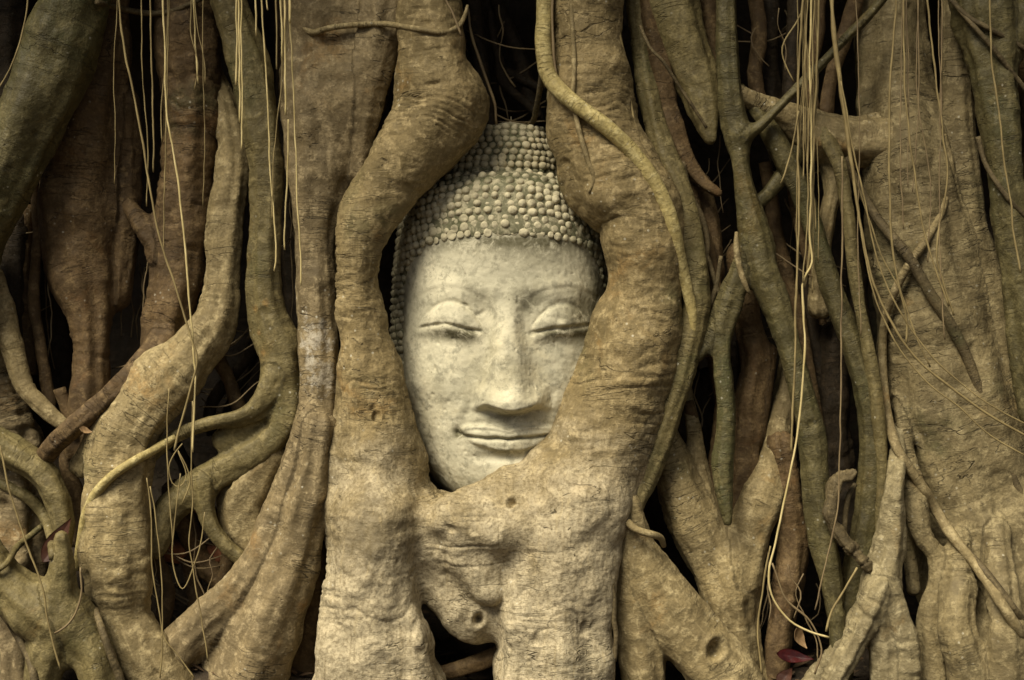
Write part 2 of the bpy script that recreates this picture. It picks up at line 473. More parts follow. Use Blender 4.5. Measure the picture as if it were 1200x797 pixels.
def root(name, label, mat, yf, chains, vox=.0058, k=.03, group=None, cat='root', amt=1.0, ring=1.0, main='stem', upright=False, spots=(), folds=()):
    """one root: smooth union of tapered chains; chains with a part name become child meshes"""
    _seed[0] += 7.31
    seed = _seed[0]
    cs = []
    for c in chains:
        part, pts = c[0], c[1]
        y = c[2] if len(c) > 2 else yf
        P, R = chain3d(pts, y)
        cs.append((part, P, R))
        SPHERES.append((P, R))
    allP = np.vstack([c[1] for c in cs]); allR = np.concatenate([c[2] for c in cs])
    band = max(k * 1.3, 5 * vox)
    lo = (allP - allR[:, None]).min(0) - band - vox
    hi = (allP + allR[:, None]).max(0) + band + vox
    n = np.ceil((hi - lo) / vox).astype(int) + 1
    ax = [lo[a] + vox * np.arange(n[a]) for a in range(3)]
    F = np.full(n, band, np.float32)
    for part, P, R in cs:
        m = (R.max() + band)
        a0 = np.maximum(((P - R[:, None]).min(0) - band - lo) / vox, 0).astype(int)
        a1 = np.minimum(np.ceil(((P + R[:, None]).max(0) + band - lo) / vox).astype(int) + 1, n)
        Fc = np.full(a1 - a0, band, np.float32)
        for i in range(len(P) - 1):
            A, Bp, ra, rb = P[i], P[i + 1], R[i], R[i + 1]
            mr = max(ra, rb) + band
            b0 = np.maximum(((np.minimum(A, Bp) - mr - lo) / vox).astype(int) - 0, a0)
            b1 = np.minimum(np.ceil((np.maximum(A, Bp) + mr - lo) / vox).astype(int) + 1, a1)
            if (b1 <= b0).any(): continue
            X = ax[0][b0[0]:b1[0], None, None] - A[0]
            Y = ax[1][None, b0[1]:b1[1], None] - A[1]
            Z = ax[2][None, None, b0[2]:b1[2]] - A[2]
            d = Bp - A
            L = float(d @ d) + 1e-12
            t = np.clip((X * d[0] + Y * d[1] + Z * d[2]) / L, 0, 1)
            dist = np.sqrt((X - t * d[0]) ** 2 + (Y - t * d[1]) ** 2 + (Z - t * d[2]) ** 2) - (ra + (rb - ra) * t)
            sl = tuple(slice(b0[a] - a0[a], b1[a] - a0[a]) for a in range(3))
            Fc[sl] = np.minimum(Fc[sl], dist)
        sl = tuple(slice(a0[a], a1[a]) for a in range(3))
        a = F[sl]
        h = np.clip(k - np.abs(a - Fc), 0, None) / k
        F[sl] = np.minimum(a, Fc) - h * h * k * .25
    g = vdb.FloatGrid(background=float(band))
    g.copyFromArray(F, tolerance=0)
    V, Q = g.convertToQuads(isovalue=0.0)
    V = V.astype(np.float64) * vox + lo
    Q = Q.astype(np.int64)
    N = vnormals(V, Q)
    mid = V.mean(0)
    if ((V - V.mean(0)) * N).sum() < 0:
        Q = Q[:, ::-1].copy(); N = -N
    # nearest chain and coordinates along it
    best = np.full(len(V), 1e9); lab = np.zeros(len(V), int); q = np.zeros((len(V), 3)); rv = np.zeros(len(V))
    for ci, (part, P, R) in enumerate(cs):
        T, A, Bv, s = frames(P)
        for c0 in range(0, len(V), 20000):
            v = V[c0:c0 + 20000]
            d2 = ((v[:, None, :] - P[None]) ** 2).sum(2)
            e = np.sqrt(d2) - R[None]
            j = e.argmin(1)
            ii = np.arange(len(v))
            better = e[ii, j] < best[c0:c0 + 20000]
            w = v - P[j]
            qq = np.column_stack([s[j] + (w * T[j]).sum(1) + ci * 3.7 + seed, (w * A[j]).sum(1), (w * Bv[j]).sum(1)])
            idx = np.nonzero(better)[0] + c0
            best[idx] = e[ii, j][better]; lab[idx] = ci; q[idx] = qq[better]; rv[idx] = R[j][better]
    if upright:                                              # one grain for a fused mass
        q = np.column_stack([-V[:, 2], V[:, 0], V[:, 1]])
        rv = np.full(len(V), .09)
    V = displace(V, N, q, rv, amt, ring, seed, spots, folds)
    N = vnormals(V, Q)
    base = allP[allP[:, 2].argmin()].copy(); base[2] = max(V[:, 2].min(), 0.0)
    parts = [c[0] for c in cs]
    if all(p is None for p in parts):
        o = mesh_obj(name, V, Q, mat, loc=base, attrs={'bark': ('FLOAT_VECTOR', q)})
        return tag(o, label, cat, group)
    top = empty(name, base)
    tag(top, label, cat, group)
    fl = lab[Q]
    fl = np.sort(fl, axis=1)[:, 1]
    ids = {}
    for ci, p in enumerate(parts):
        ids.setdefault(p if p is None else (p, ci), []).append(ci)
    for key, cl in ids.items():
        f = Q[np.isin(fl, cl)]
        if not len(f): continue
        u, inv = np.unique(f, return_inverse=True)
        mesh_obj(main if key is None else key[0], V[u] - base, inv.reshape(f.shape), mat, parent=top,
                 attrs={'bark': ('FLOAT_VECTOR', q[u])}, normals=N[u])
    return top

def tube(name, label, mat, yf, pts, group=None, cat='vine', sides=10, parent=None, amt=.6, step=.012, register=False, jit=0):
    """one unbranched vine or rootlet, swept"""
    rows = []
    for p in pts:
        f = p[3] if len(p) > 3 else yf
        r = p[2] * S * (D0 + f) / D0
        rows.append((*at(p[0], p[1], f + r), r))
    R = spline(rows, step)
    P, r = R[:, :3], np.maximum(R[:, 3], .0006)
    if jit:
        for c in (0, 1):
            P[:, c] += noise(np.column_stack([P[:, 2] * 16, P[:, 2] * 0 + _seed[0], P[:, 2] * 0 + c * 5.3])) * .009 * jit + noise(np.column_stack([P[:, 2] * 55, P[:, 2] * 0 + _seed[0], P[:, 2] * 0 + c * 3.3])) * .002 * jit
        r = r * (1 + .5 * noise(np.column_stack([P[:, 2] * 20, P[:, 2] * 0 + _seed[0], P[:, 2] * 0])))
    if register: SPHERES.append((P, r))
    T, A, B, s = frames(P)
    _seed[0] += 3.17
    n = len(P)
    th = np.linspace(0, 2 * math.pi, sides, endpoint=False)
    ring = np.cos(th)[None, :, None] * A[:, None, :] + np.sin(th)[None, :, None] * B[:, None, :]
    rj = r[:, None]
    V = P[:, None, :] + ring * rj[:, :, None]
    N = ring.reshape(-1, 3)
    V = V.reshape(-1, 3)
    q = np.column_stack([np.repeat(s, sides) + _seed[0], np.tile(np.cos(th), n) * np.repeat(r, sides), np.tile(np.sin(th), n) * np.repeat(r, sides)])
    rv = np.repeat(r, sides)
    if amt:
        d = noise(V * 55 + _seed[0]) * .16 * rv + noise(V * 18 + _seed[0]) * .22 * rv
        V = V + N * (d * amt)[:, None]
    F = []
    for i in range(n - 1):
        for j in range(sides):
            a, b = i * sides + j, i * sides + (j + 1) % sides
            F.append((a, b, b + sides, a + sides))
    F.append(tuple(range(sides - 1, -1, -1)))
    F.append(tuple(range((n - 1) * sides, n * sides)))
    base = P[P[:, 2].argmin()]
    if parent is not None:
        o = mesh_obj(name, V - np.array(parent.location), F, mat, parent=parent, attrs={'bark': ('FLOAT_VECTOR', q)})
        if label: o['label'] = label
        return o
    o = mesh_obj(name, V, F, mat, loc=base, attrs={'bark': ('FLOAT_VECTOR', q)})
    return tag(o, label, cat, group)

# ------------------------------------------------------------------ ground, the trunk behind the roots and its added overhang
def ground_h(x, y):
    back = sstep(-.35, .55, y)
    return back * (.10 + .22 * sstep(-.3, -.75, x) ) + fbm(np.column_stack([x * 5, y * 5, 0 * x]), 3) * .03 * sstep(12, 4, np.abs(x) + np.abs(y))
def make_ground():
    def axis(n, near, far):
        t = np.linspace(-1, 1, n)
        return np.sign(t) * (np.abs(t) * near + np.abs(t) ** 6 * far)
    xs, ys = axis(141, 2.6, 120), axis(141, 2.6, 120)
    X, Y = np.meshgrid(xs, ys, indexing='ij')
    x, y = X.ravel(), Y.ravel()
    V = np.column_stack([x, y, ground_h(x, y)])
    n = len(ys)
    i = np.arange((len(xs) - 1) * n).reshape(len(xs) - 1, n)[:, :-1].ravel()
    F = np.column_stack([i, i + n, i + n + 1, i + 1])
    o = mesh_obj('ground', V, F, M['soil'])
    o['kind'] = 'structure'
make_ground()

def make_trunk():
    zs = np.linspace(-.1, 4.2, 130)
    th = np.linspace(0, 2 * math.pi, 260, endpoint=False)
    rows, qs = [], []
    for z in zs:
        c, sn = np.cos(th), np.sin(th)
        x0 = 2.6 * c
        over = sstep(2.0, 3.05, z + .36 * np.minimum(np.abs(x0), 2.2) ** 2 * (sn < 0))  # added overhang, out of view, shaped to darken the top and sides
        x, y = (2.6 + .2 * over) * c, 1.70 + (.95 + 1.8 * over) * sn
        rows.append(np.column_stack([x, y, np.full_like(x, z)]))
        qs.append(np.column_stack([np.full_like(x, z), x, y]))
    V = np.vstack(rows); q = np.vstack(qs)
    nrm = V - np.array([0, 1.7, 0]); nrm[:, 2] = 0
    nrm /= np.linalg.norm(nrm, axis=1)[:, None]
    V = V + nrm * (noise(np.column_stack([V[:, 0] * 5, V[:, 1] * 5, V[:, 2] * .9])) * .10 + fbm(V * 7, 2) * .05)[:, None]
    m = len(th)
    F = []
    for i in range(len(zs) - 1):
        for j in range(m):
            a, b = i * m + j, i * m + (j + 1) % m
            F.append((a, b, b + m, a + m))
    F.append(tuple(range((len(zs) - 1) * m, len(zs) * m)))
    base = np.array([0, 1.7, 0.])
    o = mesh_obj('trunk_with_overhang', V, F, M['dark'], loc=base, attrs={'bark': ('FLOAT_VECTOR', q)})
    tag(o, 'dark shaded trunk of the old banyan, deep behind all of its roots, with an added overhang that blocks the sky', 'tree trunk')
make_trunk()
#@@PART2
# ------------------------------------------------------------------ the stone head
def make_head():
    k1, k2 = S * .977, S * 1.045          # front features / silhouette
    yc = .20
    def zof(v, k=k2): return Z0 + (398.5 - v) * k
    tv = np.array([196, 206, 215, 228, 245, 275, 320, 400, 450, 500, 540, 565, 580, 592, 602, 612], float)
    tw = np.array([2, 58, 84, 101, 112, 121, 126, 129, 127, 114, 96, 78, 60, 40, 20, 2], float)
    td = np.array([.01, .17, .222, .244, .254, .262, .268, .272, .268, .262, .256, .248, .235, .20, .14, .02])
    def prof(z):
        v = 398.5 - (z - Z0) / k2
        w = np.interp(v, tv, tw) * k2
        d = np.interp(v, tv, td)
        return v, w, d
    pw = 2.25
    xc0 = (589 - 600) * k2
    def smooth_prof(z):
        # smoothed profile table
        zz = np.linspace(z.min() - .03, z.max() + .03, 900)
        _, w, d = prof(zz)
        ker = np.hanning(27); ker /= ker.sum()
        w2 = np.convolve(np.pad(w, 13, mode='edge'), ker, 'valid'); d2 = np.convolve(np.pad(d, 13, mode='edge'), ker, 'valid')
        return np.interp(z, zz, w2), np.interp(z, zz, d2)
    def base(X, Y, Zw, Zd, W, D):
        q = (np.abs(X - xc0) / W) ** pw + (np.abs(Y - yc) / D) ** pw
        return (q ** (1 / pw) - 1) * np.minimum(W, D)
    def g(u, v, cu, cv, su, sv): return np.exp(-((u - cu) / su) ** 2 - ((v - cv) / sv) ** 2)
    def line(u, pts): return np.interp(u, [p[0] for p in pts], [p[1] for p in pts])
    def win(u, a, b, s): return sstep(a - s, a + s, u) * (1 - sstep(b - s, b + s, u))
    def feat(u, v):
        f = np.zeros_like(u)
        # brow ridge and eye hollows
        f += 4.5 * g(u, v, 530, 340, 42, 15) + 4.5 * g(u, v, 664, 340, 42, 15)
        f -= 4.0 * g(u, v, 566, 368, 15, 22) + 4.0 * g(u, v, 628, 368, 15, 22)
        for (cu, half, vl, lid0, slit, sgn) in ((526, 38, 355, 355, [(488, 383), (497, 381), (510, 379), (523, 378), (535, 381), (548, 385), (566, 387)], -1),
                                           (661, 37, 357, 357, [(624, 389), (634, 387), (648, 384), (664, 383), (680, 381), (700, 378)], 1)):
            top = lid0 + ((u - cu) / half) ** 2 * 27
            ws = win(u, cu - half, cu + half, 6)
            vs = line(u, slit)
            f += 8.0 * g(u, v, cu, 376, 31, 19)                           # eyeball
            inside = sstep(-2.0, 2.5, v - top) * (1 - sstep(-1.2, 1.2, v - vs)) * ws
            f += 2.8 * inside                                             # heavy upper lid
            f -= 2.0 * np.exp(-((v - top + 2) / 3.2) ** 2) * ws           # crease over the lid
            f -= 3.6 * np.exp(-((v - vs - 1.2) / 2.3) ** 2) * ws * (.6 + .4 * np.sin(u * .23) ** 2)          # slit
            f += 2.2 * np.exp(-((v - vs - 7) / 5) ** 2) * ws              # lower lid
            f -= 1.2 * np.exp(-((v - vs - 20) / 7) ** 2) * win(u, cu - 30, cu + 30, 10)
            br = 334 + ((u - cu - 2 * sgn) / 45) ** 2 * 15
            wb = win(u, cu - 42, cu + 42, 9)
            f += 1.1 * sstep(-3.5, 3.5, br - v) * np.exp(-(np.maximum(0, br - v) / 14) ** 2) * wb
            f -= .5 * np.exp(-((v - br - 2.5) / 3) ** 2) * wb
        # nose
        uc = line(v, [(330, 594), (372, 593), (430, 596), (480, 599)])
        wn = line(v, [(330, 26), (365, 16), (385, 16), (410, 20), (440, 26), (462, 33), (480, 37)])
        hn = line(v, [(325, 0), (345, 4), (370, 10), (395, 16), (430, 23), (455, 29), (470, 32), (480, 32)])
        bot = 480 + 3.5 * np.exp(-((u - 599) / 14) ** 2) - 3 * np.exp(-((u - 570) / 9) ** 2) - 3 * np.exp(-((u - 629) / 9) ** 2)
        cut = 1 - sstep(-4, 5, v - bot)
        across = np.exp(-np.abs((u - uc) / wn) ** 3.2)
        f += hn * across * cut
        f += (7 * g(u, v, 566, 468, 9, 11) + 7 * g(u, v, 632, 468, 9, 11)) * cut
        f += 5 * g(u, v, 599, 470, 13, 13) * cut
        f -= 3 * g(u, v, 553, 468, 5, 12) + 3 * g(u, v, 645, 468, 5, 12)
        # cheeks
        f += 5 * g(u, v, 515, 440, 34, 42) + 5 * g(u, v, 676, 440, 34, 42)
        for sg in (-1, 1):
            lu = 599 + sg * (44 + (v - 470) * .55)
            f -= 2.2 * np.exp(-((u - lu) / 7) ** 2) * win(v, 470, 505, 8)
        # mouth
        f += 9 * g(u, v, 597, 515, 58, 30)
        vt = line(u, [(534, 507), (546, 500), (566, 499), (582, 500), (596, 504), (610, 500), (628, 499), (645, 501), (658, 506)])
        vs = line(u, [(534, 507), (545, 511), (570, 514), (583, 513), (596, 515), (609, 513), (625, 513), (645, 510), (658, 506)])
        vb = line(u, [(540, 512), (556, 521), (572, 526), (585, 529), (597, 530), (612, 529), (630, 524), (650, 512)])
        wm = win(u, 540, 653, 5)
        f += 4.8 * sstep(-1.6, 1.6, v - vt) * (1 - sstep(-1.2, 1.2, v - vs)) * wm
        f -= 1.3 * np.exp(-((v - vt - 5) / 1.6) ** 2) * wm
        f -= 4.6 * np.exp(-((v - vs - .6) / 1.9) ** 2) * win(u, 536, 656, 4)
        f += 5.2 * sstep(-1, 2.5, v - vs) * (1 - sstep(-2.2, 2.2, v - vb)) * win(u, 552, 640, 9)
        f -= 1.6 * np.exp(-((v - vt + 3.5) / 3) ** 2) * wm
        f -= 4.5 * g(u, v, 596, 536, 34, 6)
        f -= 6 * g(u, v, 537, 508, 6, 6) + 6 * g(u, v, 656, 507, 6, 6)
        f -= 2.2 * g(u, v, 597, 492, 6, 7)
        f += 9 * g(u, v, 600, 560, 34, 21)
        # wear
        f -= 2.0 * g(u, v, 520, 375, 7, 3) + 2.5 * g(u, v, 655, 373, 5, 4) + 2 * g(u, v, 683, 372, 6, 5)
        return f
    # ---- face
    vox = .0026
    lo = np.array([-.31, -.20, .38]); hi = np.array([.29, .36, 1.28])
    n = np.ceil((hi - lo) / vox).astype(int)
    ax = [(lo[a] + vox * np.arange(n[a])).astype(np.float32) for a in range(3)]
    W, Dp = smooth_prof(ax[2].astype(float))
    W = np.maximum(W, .004)[None, None, :].astype(np.float32); Dp = np.maximum(Dp, .004)[None, None, :].astype(np.float32)
    U, Vv = np.meshgrid(600 + ax[0] / k1, 398.5 - (ax[2] - Z0) / k1, indexing='ij')
    ft = feat(U.astype(float), Vv.astype(float)).astype(np.float32) * k1
    # a little blur so that nothing is knife-sharp
    for _ in range(1):
        e = np.pad(ft, 1, mode='edge')
        ft = (e[:-2, 1:-1] + e[2:, 1:-1] + e[1:-1, :-2] + e[1:-1, 2:] + 2 * e[1:-1, 1:-1]) / 6
    Y = ax[1][None, :, None]
    fw = np.clip((yc - Y) / .16, 0, 1)
    Yw = Y + ft[:, None, :] * fw
    F = base(ax[0][:, None, None], Yw, 0, 0, W, Dp)
    F = np.clip(F, -.02, .02).astype(np.float32)
    grid = vdb.FloatGrid(background=.02)
    grid.copyFromArray(F, tolerance=0)
    V, Q = grid.convertToQuads(isovalue=0.)
    V = V.astype(float) * vox + lo
    Q = Q.astype(np.int64)
    N = vnormals(V, Q)
    if ((V - V.mean(0)) * N).sum() < 0: Q = Q[:, ::-1].copy(); N = -N
    V = V + N * (fbm(V * 22, 3) * .0024 + fbm(V * 90, 2) * .0009 - sstep(.34, .55, noise(V * 38 + 5)) * .003 - sstep(.38, .5, noise(V * 85 + 15)) * .0018)[:, None]
    u, v = 600 + V[:, 0] / k1, 398.5 - (V[:, 2] - Z0) / k1
    stain_shade = np.zeros(len(V))  # stains, plus shade painted into recesses and along the side edges
    stain_shade += .75 * g(u, v, 530, 391, 32, 8) + .8 * g(u, v, 662, 391, 34, 8)
    stain_shade += .5 * g(u, v, 620, 352, 22, 17) + .3 * g(u, v, 560, 350, 20, 18) + .35 * g(u, v, 690, 365, 20, 22)
    stain_shade += .8 * g(u, v, 537, 508, 9, 7) + .55 * g(u, v, 597, 513, 60, 3) + .5 * g(u, v, 600, 488, 34, 6) + .45 * g(u, v, 596, 530, 30, 4)
    stain_shade += .35 * g(u, v, 548, 395, 10, 20) + .6 * g(u, v, 705, 330, 14, 80) + .45 * g(u, v, 462, 380, 9, 90)
    stain_shade += .45 * g(u, v, 545, 572, 60, 10) + .4 * g(u, v, 592, 280, 120, 7) + .3 * g(u, v, 640, 300, 60, 25)
    stain_shade = stain_shade * 1.5 + .45 * sstep(.15, .5, fbm(V * 7 + 3, 3)) + .5 * g(u, v, 590, 287, 130, 10) + .35 * g(u, v, 485, 520, 30, 60) * sstep(-.1, .3, noise(V * 20))
    loc = np.array([xc0, yc, .42])
    top = empty('stone_head', loc)
    tag(top, 'serene pale stone head with closed eyes and beaded hair, held in the banyan roots', 'statue')
    mesh_obj('face', V - loc, Q, M['stone'], parent=top, attrs={'stain_shade': ('FLOAT', np.clip(stain_shade, 0, 1))})

    # ---- hair cap: an offset of the head outside the oval of the face
    vox = .0036
    lo = np.array([-.31, -.11, .68]); hi = np.array([.29, .36, 1.30])
    n = np.ceil((hi - lo) / vox).astype(int)
    ax = [(lo[a] + vox * np.arange(n[a])).astype(np.float32) for a in range(3)]
    W, Dp = smooth_prof(ax[2].astype(float))
    W = np.maximum(W, .004)[None, None, :]; Dp = np.maximum(Dp, .004)[None, None, :]
    off = .0035
    U, Vv = np.meshgrid(600 + ax[0] / k1, 398.5 - (ax[2] - Z0) / k1, indexing='ij')
    def oval(u, v): return (np.abs((u - 591) / 123.0) ** 4.2 + np.abs((v - 408) / 132.0) ** 4.2) ** (1 / 4.2)
    ov = (1 - oval(U, Vv)) * 120 * k1                      # > 0 inside the face
    low = (Vv - 452) * k1
    ov = ov + (noise(np.column_stack([U.ravel() * .06, Vv.ravel() * .06, 0 * U.ravel()])).reshape(U.shape) * 7 + noise(np.column_stack([U.ravel() * .2, Vv.ravel() * .2, 0 * U.ravel() + 3])).reshape(U.shape) * 4) * k1
    cut = np.maximum(ov, low)[:, None, :]
    F = base(ax[0][:, None, None], ax[1][None, :, None], 0, 0, W, Dp) - off
    kk = .014
    h = np.clip(kk - np.abs(F - cut), 0, None) / kk
    F = np.maximum(F, cut) + h * h * kk * .25
    grid = vdb.FloatGrid(background=.02)
    grid.copyFromArray(np.clip(F, -.02, .02).astype(np.float32), tolerance=0)
    HV, HQ = grid.convertToQuads(isovalue=0.)
    HV = HV.astype(float) * vox + lo; HQ = HQ.astype(np.int64)
    HN = vnormals(HV, HQ)
    if ((HV - HV.mean(0)) * HN).sum() < 0: HQ = HQ[:, ::-1].copy(); HN = -HN
    HV = HV + HN * (fbm(HV * 40, 3) * .002)[:, None]
    # ---- curls
    def bead():
        seg, rings = 12, 7
        vs = [(0, 0, 1.0)]
        for i in range(1, rings):
            a = math.pi * .62 * i / (rings - 1)
            for j in range(seg):
                b = 2 * math.pi * j / seg
                vs.append((math.sin(a) * math.cos(b), math.sin(a) * math.sin(b), math.cos(a)))
        fs = []
        for j in range(seg):
            fs.append((0, 1 + j, 1 + (j + 1) % seg, 0))
        for i in range(rings - 2):
            for j in range(seg):
                a = 1 + i * seg + j; b = 1 + i * seg + (j + 1) % seg
                fs.append((a, a + seg, b + seg, b))
        return np.array(vs, float), np.array(fs)
    bV, bF = bead()
    def put(center, normal, r, Vs, Fs, cnt, flat=1.0):
        nz = normal / np.linalg.norm(normal)
        t1 = np.cross(nz, [0.1, .2, 1]); t1 /= np.linalg.norm(t1); t2 = np.cross(nz, t1)
        sx, sy = r * RNG.uniform(.9, 1.1), r * RNG.uniform(.9, 1.1)
        w = bV[:, :1] * t1 * sx + bV[:, 1:2] * t2 * sy + bV[:, 2:] * nz * r * flat
        w += ((noise(w * 90 + center * 300) * .3 + noise(w * 210 + center * 300) * .16) * r)[:, None] * nz
        Vs.append(center + w); Fs.append(bF + cnt[0]); cnt[0] += len(bV)
    def surf(v, phi, W, D, xc, off):
        sx = np.sign(math.sin(phi)) * abs(math.sin(phi)) ** (2 / pw)
        sy = abs(math.cos(phi)) ** (2 / pw)
        nx = np.sign(sx) * abs(sx) ** (pw - 1) / W; ny = -(sy ** (pw - 1)) / D * (1 if math.cos(phi) > 0 else -1)
        p = np.array([xc + sx * (W + off), yc - math.copysign(sy, math.cos(phi)) * (D + off), 0])
        return p, np.array([nx, ny, 0])
    def curls(Vs, Fs, cnt):
        rows = np.arange(206, 452, 8.2)
        for ri, v0 in enumerate(rows):
            phi = -1.85 + (.05 if ri % 2 else 0)
            while phi < 1.85:
                sag = 20 * math.sin(phi) ** 2
                v = v0 + sag * (1 if v0 < 300 else .4)
                z = Z0 + (398.5 - v) * k2
                _, W_, D_ = prof(np.array([z])); W_, D_ = float(W_[0]), float(D_[0])
                p, nn = surf(v, phi, W_, D_, xc0, off)
                dphi = .0212 / max(.05, math.hypot(W_ * math.cos(phi), D_ * math.sin(phi)))
                uu, vv = 600 + p[0] / k1, 398.5 - (z - Z0) / k1
                if p[1] > yc: ok = vv < 450
                else: ok = oval(uu, vv) > 1.012
                if ok and vv < 455:
                    nn = nn / np.linalg.norm(nn)
                    zr = sstep(250, 205, v) * .9
                    nn = nn + np.array([0, 0, zr])
                    p[2] = z
                    r = .0104 * RNG.uniform(.82, 1.1)
                    flat = RNG.uniform(.75, 1.05) if RNG.random() > .04 else .4
                    edge = oval(uu, vv)
                    if edge < 1.17 and p[1] < yc - .1 and uu > 505:        # the lowest front rows are worn down
                        flat = RNG.uniform(.1, .7); r *= RNG.uniform(.8, 1.12)
                    if vv > 300: r *= .85
                    put(p - nn * .002 + RNG.normal(0, .0016, 3), nn, r, Vs, Fs, cnt, flat)
                phi += dphi
    Vs, Fs, cnt = [HV], [HQ], [len(HV)]
    nh = len(HV)
    curls(Vs, Fs, cnt)
    V = np.vstack(Vs); Q = np.vstack(Fs)
    u, v = 600 + V[:, 0] / k1, 398.5 - (V[:, 2] - Z0) / k1
    st = np.where(np.arange(len(V)) < nh, .85, .02) + .6 * sstep(655, 700, u + .25 * (v - 240)) + .8 * np.exp(-((v - 206) / 4.0) ** 2) + .3 * sstep(300, 340, v) + .25 * sstep(.25, .5, fbm(V * 11, 2))  # moss between curls; shade of the topknot groove painted in
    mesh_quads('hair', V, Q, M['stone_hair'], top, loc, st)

    # ---- topknot
    ykc = .155
    kv = np.array([143, 147, 150, 156, 166, 178, 192, 206, 218, 230], float)
    kw = np.array([1, 20, 31, 40, 50, 59, 66, 70, 71, 71], float)
    def kprof(v): return np.interp(v, kv, kw) * k2, (599 - 600 - np.interp(v, [145, 225], [0, 20])) * k2
    vox = .0036
    lo = np.array([-.24, -.06, 1.16]); hi = np.array([.17, .45, 1.40])
    n = np.ceil((hi - lo) / vox).astype(int)
    ax = [(lo[a] + vox * np.arange(n[a])).astype(np.float32) for a in range(3)]
    w_, x_ = kprof(398.5 - (ax[2].astype(float) - Z0) / k2)
    w_ = np.maximum(w_, .003)
    q = np.sqrt(((ax[0][:, None, None] - x_[None, None, :]) / w_[None, None, :]) ** 2 + ((ax[1][None, :, None] - ykc) / (w_[None, None, :] * .88)) ** 2)
    F = (q - 1) * w_[None, None, :]
    grid = vdb.FloatGrid(background=.02)
    grid.copyFromArray(np.clip(F, -.02, .02).astype(np.float32), tolerance=0)
    HV, HQ = grid.convertToQuads(isovalue=0.)
    HV = HV.astype(float) * vox + lo; HQ = HQ.astype(np.int64)
    HN = vnormals(HV, HQ)
    if ((HV - HV.mean(0)) * HN).sum() < 0: HQ = HQ[:, ::-1].copy(); HN = -HN
    HV = HV + HN * (fbm(HV * 40, 3) * .002)[:, None]
    Vs, Fs, cnt = [HV], [HQ], [len(HV)]
    nh = len(HV)
    for ri, v in enumerate(np.arange(154, 212, 7.6)):
        W_, xk = kprof(v); W_ = float(W_); D_ = W_ * .88
        phi = -1.7 + (.5 * .0208 / W_ if ri % 2 else 0)
        while phi < 1.7:
            p = np.array([xk + math.sin(phi) * (W_ + .001), ykc - math.cos(phi) * (D_ + .001), Z0 + (398.5 - v) * k2])
            nn = np.array([math.sin(phi), -math.cos(phi), .75 if v < 190 else .4])
            put(p + RNG.normal(0, .001, 3), nn, .0098 * RNG.uniform(.82, 1.12), Vs, Fs, cnt, RNG.uniform(.55, 1.0) if RNG.random() > .1 else .25)
            phi += .0208 / W_
    V = np.vstack(Vs); Q = np.vstack(Fs)
    u, v = 600 + V[:, 0] / k2, 398.5 - (V[:, 2] - Z0) / k2
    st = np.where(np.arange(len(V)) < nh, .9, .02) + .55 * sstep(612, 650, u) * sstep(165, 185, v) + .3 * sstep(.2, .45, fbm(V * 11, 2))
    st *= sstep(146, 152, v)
    st += .9 * np.exp(-((v - 207) / 4.0) ** 2)  # shade of the groove under the topknot, painted as a dark band
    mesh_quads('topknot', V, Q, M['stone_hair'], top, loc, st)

def mesh_quads(name, V, Q, mat, parent, loc, stain_shade):
    tri = Q[:, 0] == Q[:, 3]
    F = [tuple(f[:3]) if t else tuple(f) for f, t in zip(Q.tolist(), tri)]
    return mesh_obj(name, V - loc, F, mat, parent=parent, attrs={'stain_shade': ('FLOAT', np.clip(stain_shade, 0, 1))})
make_head()

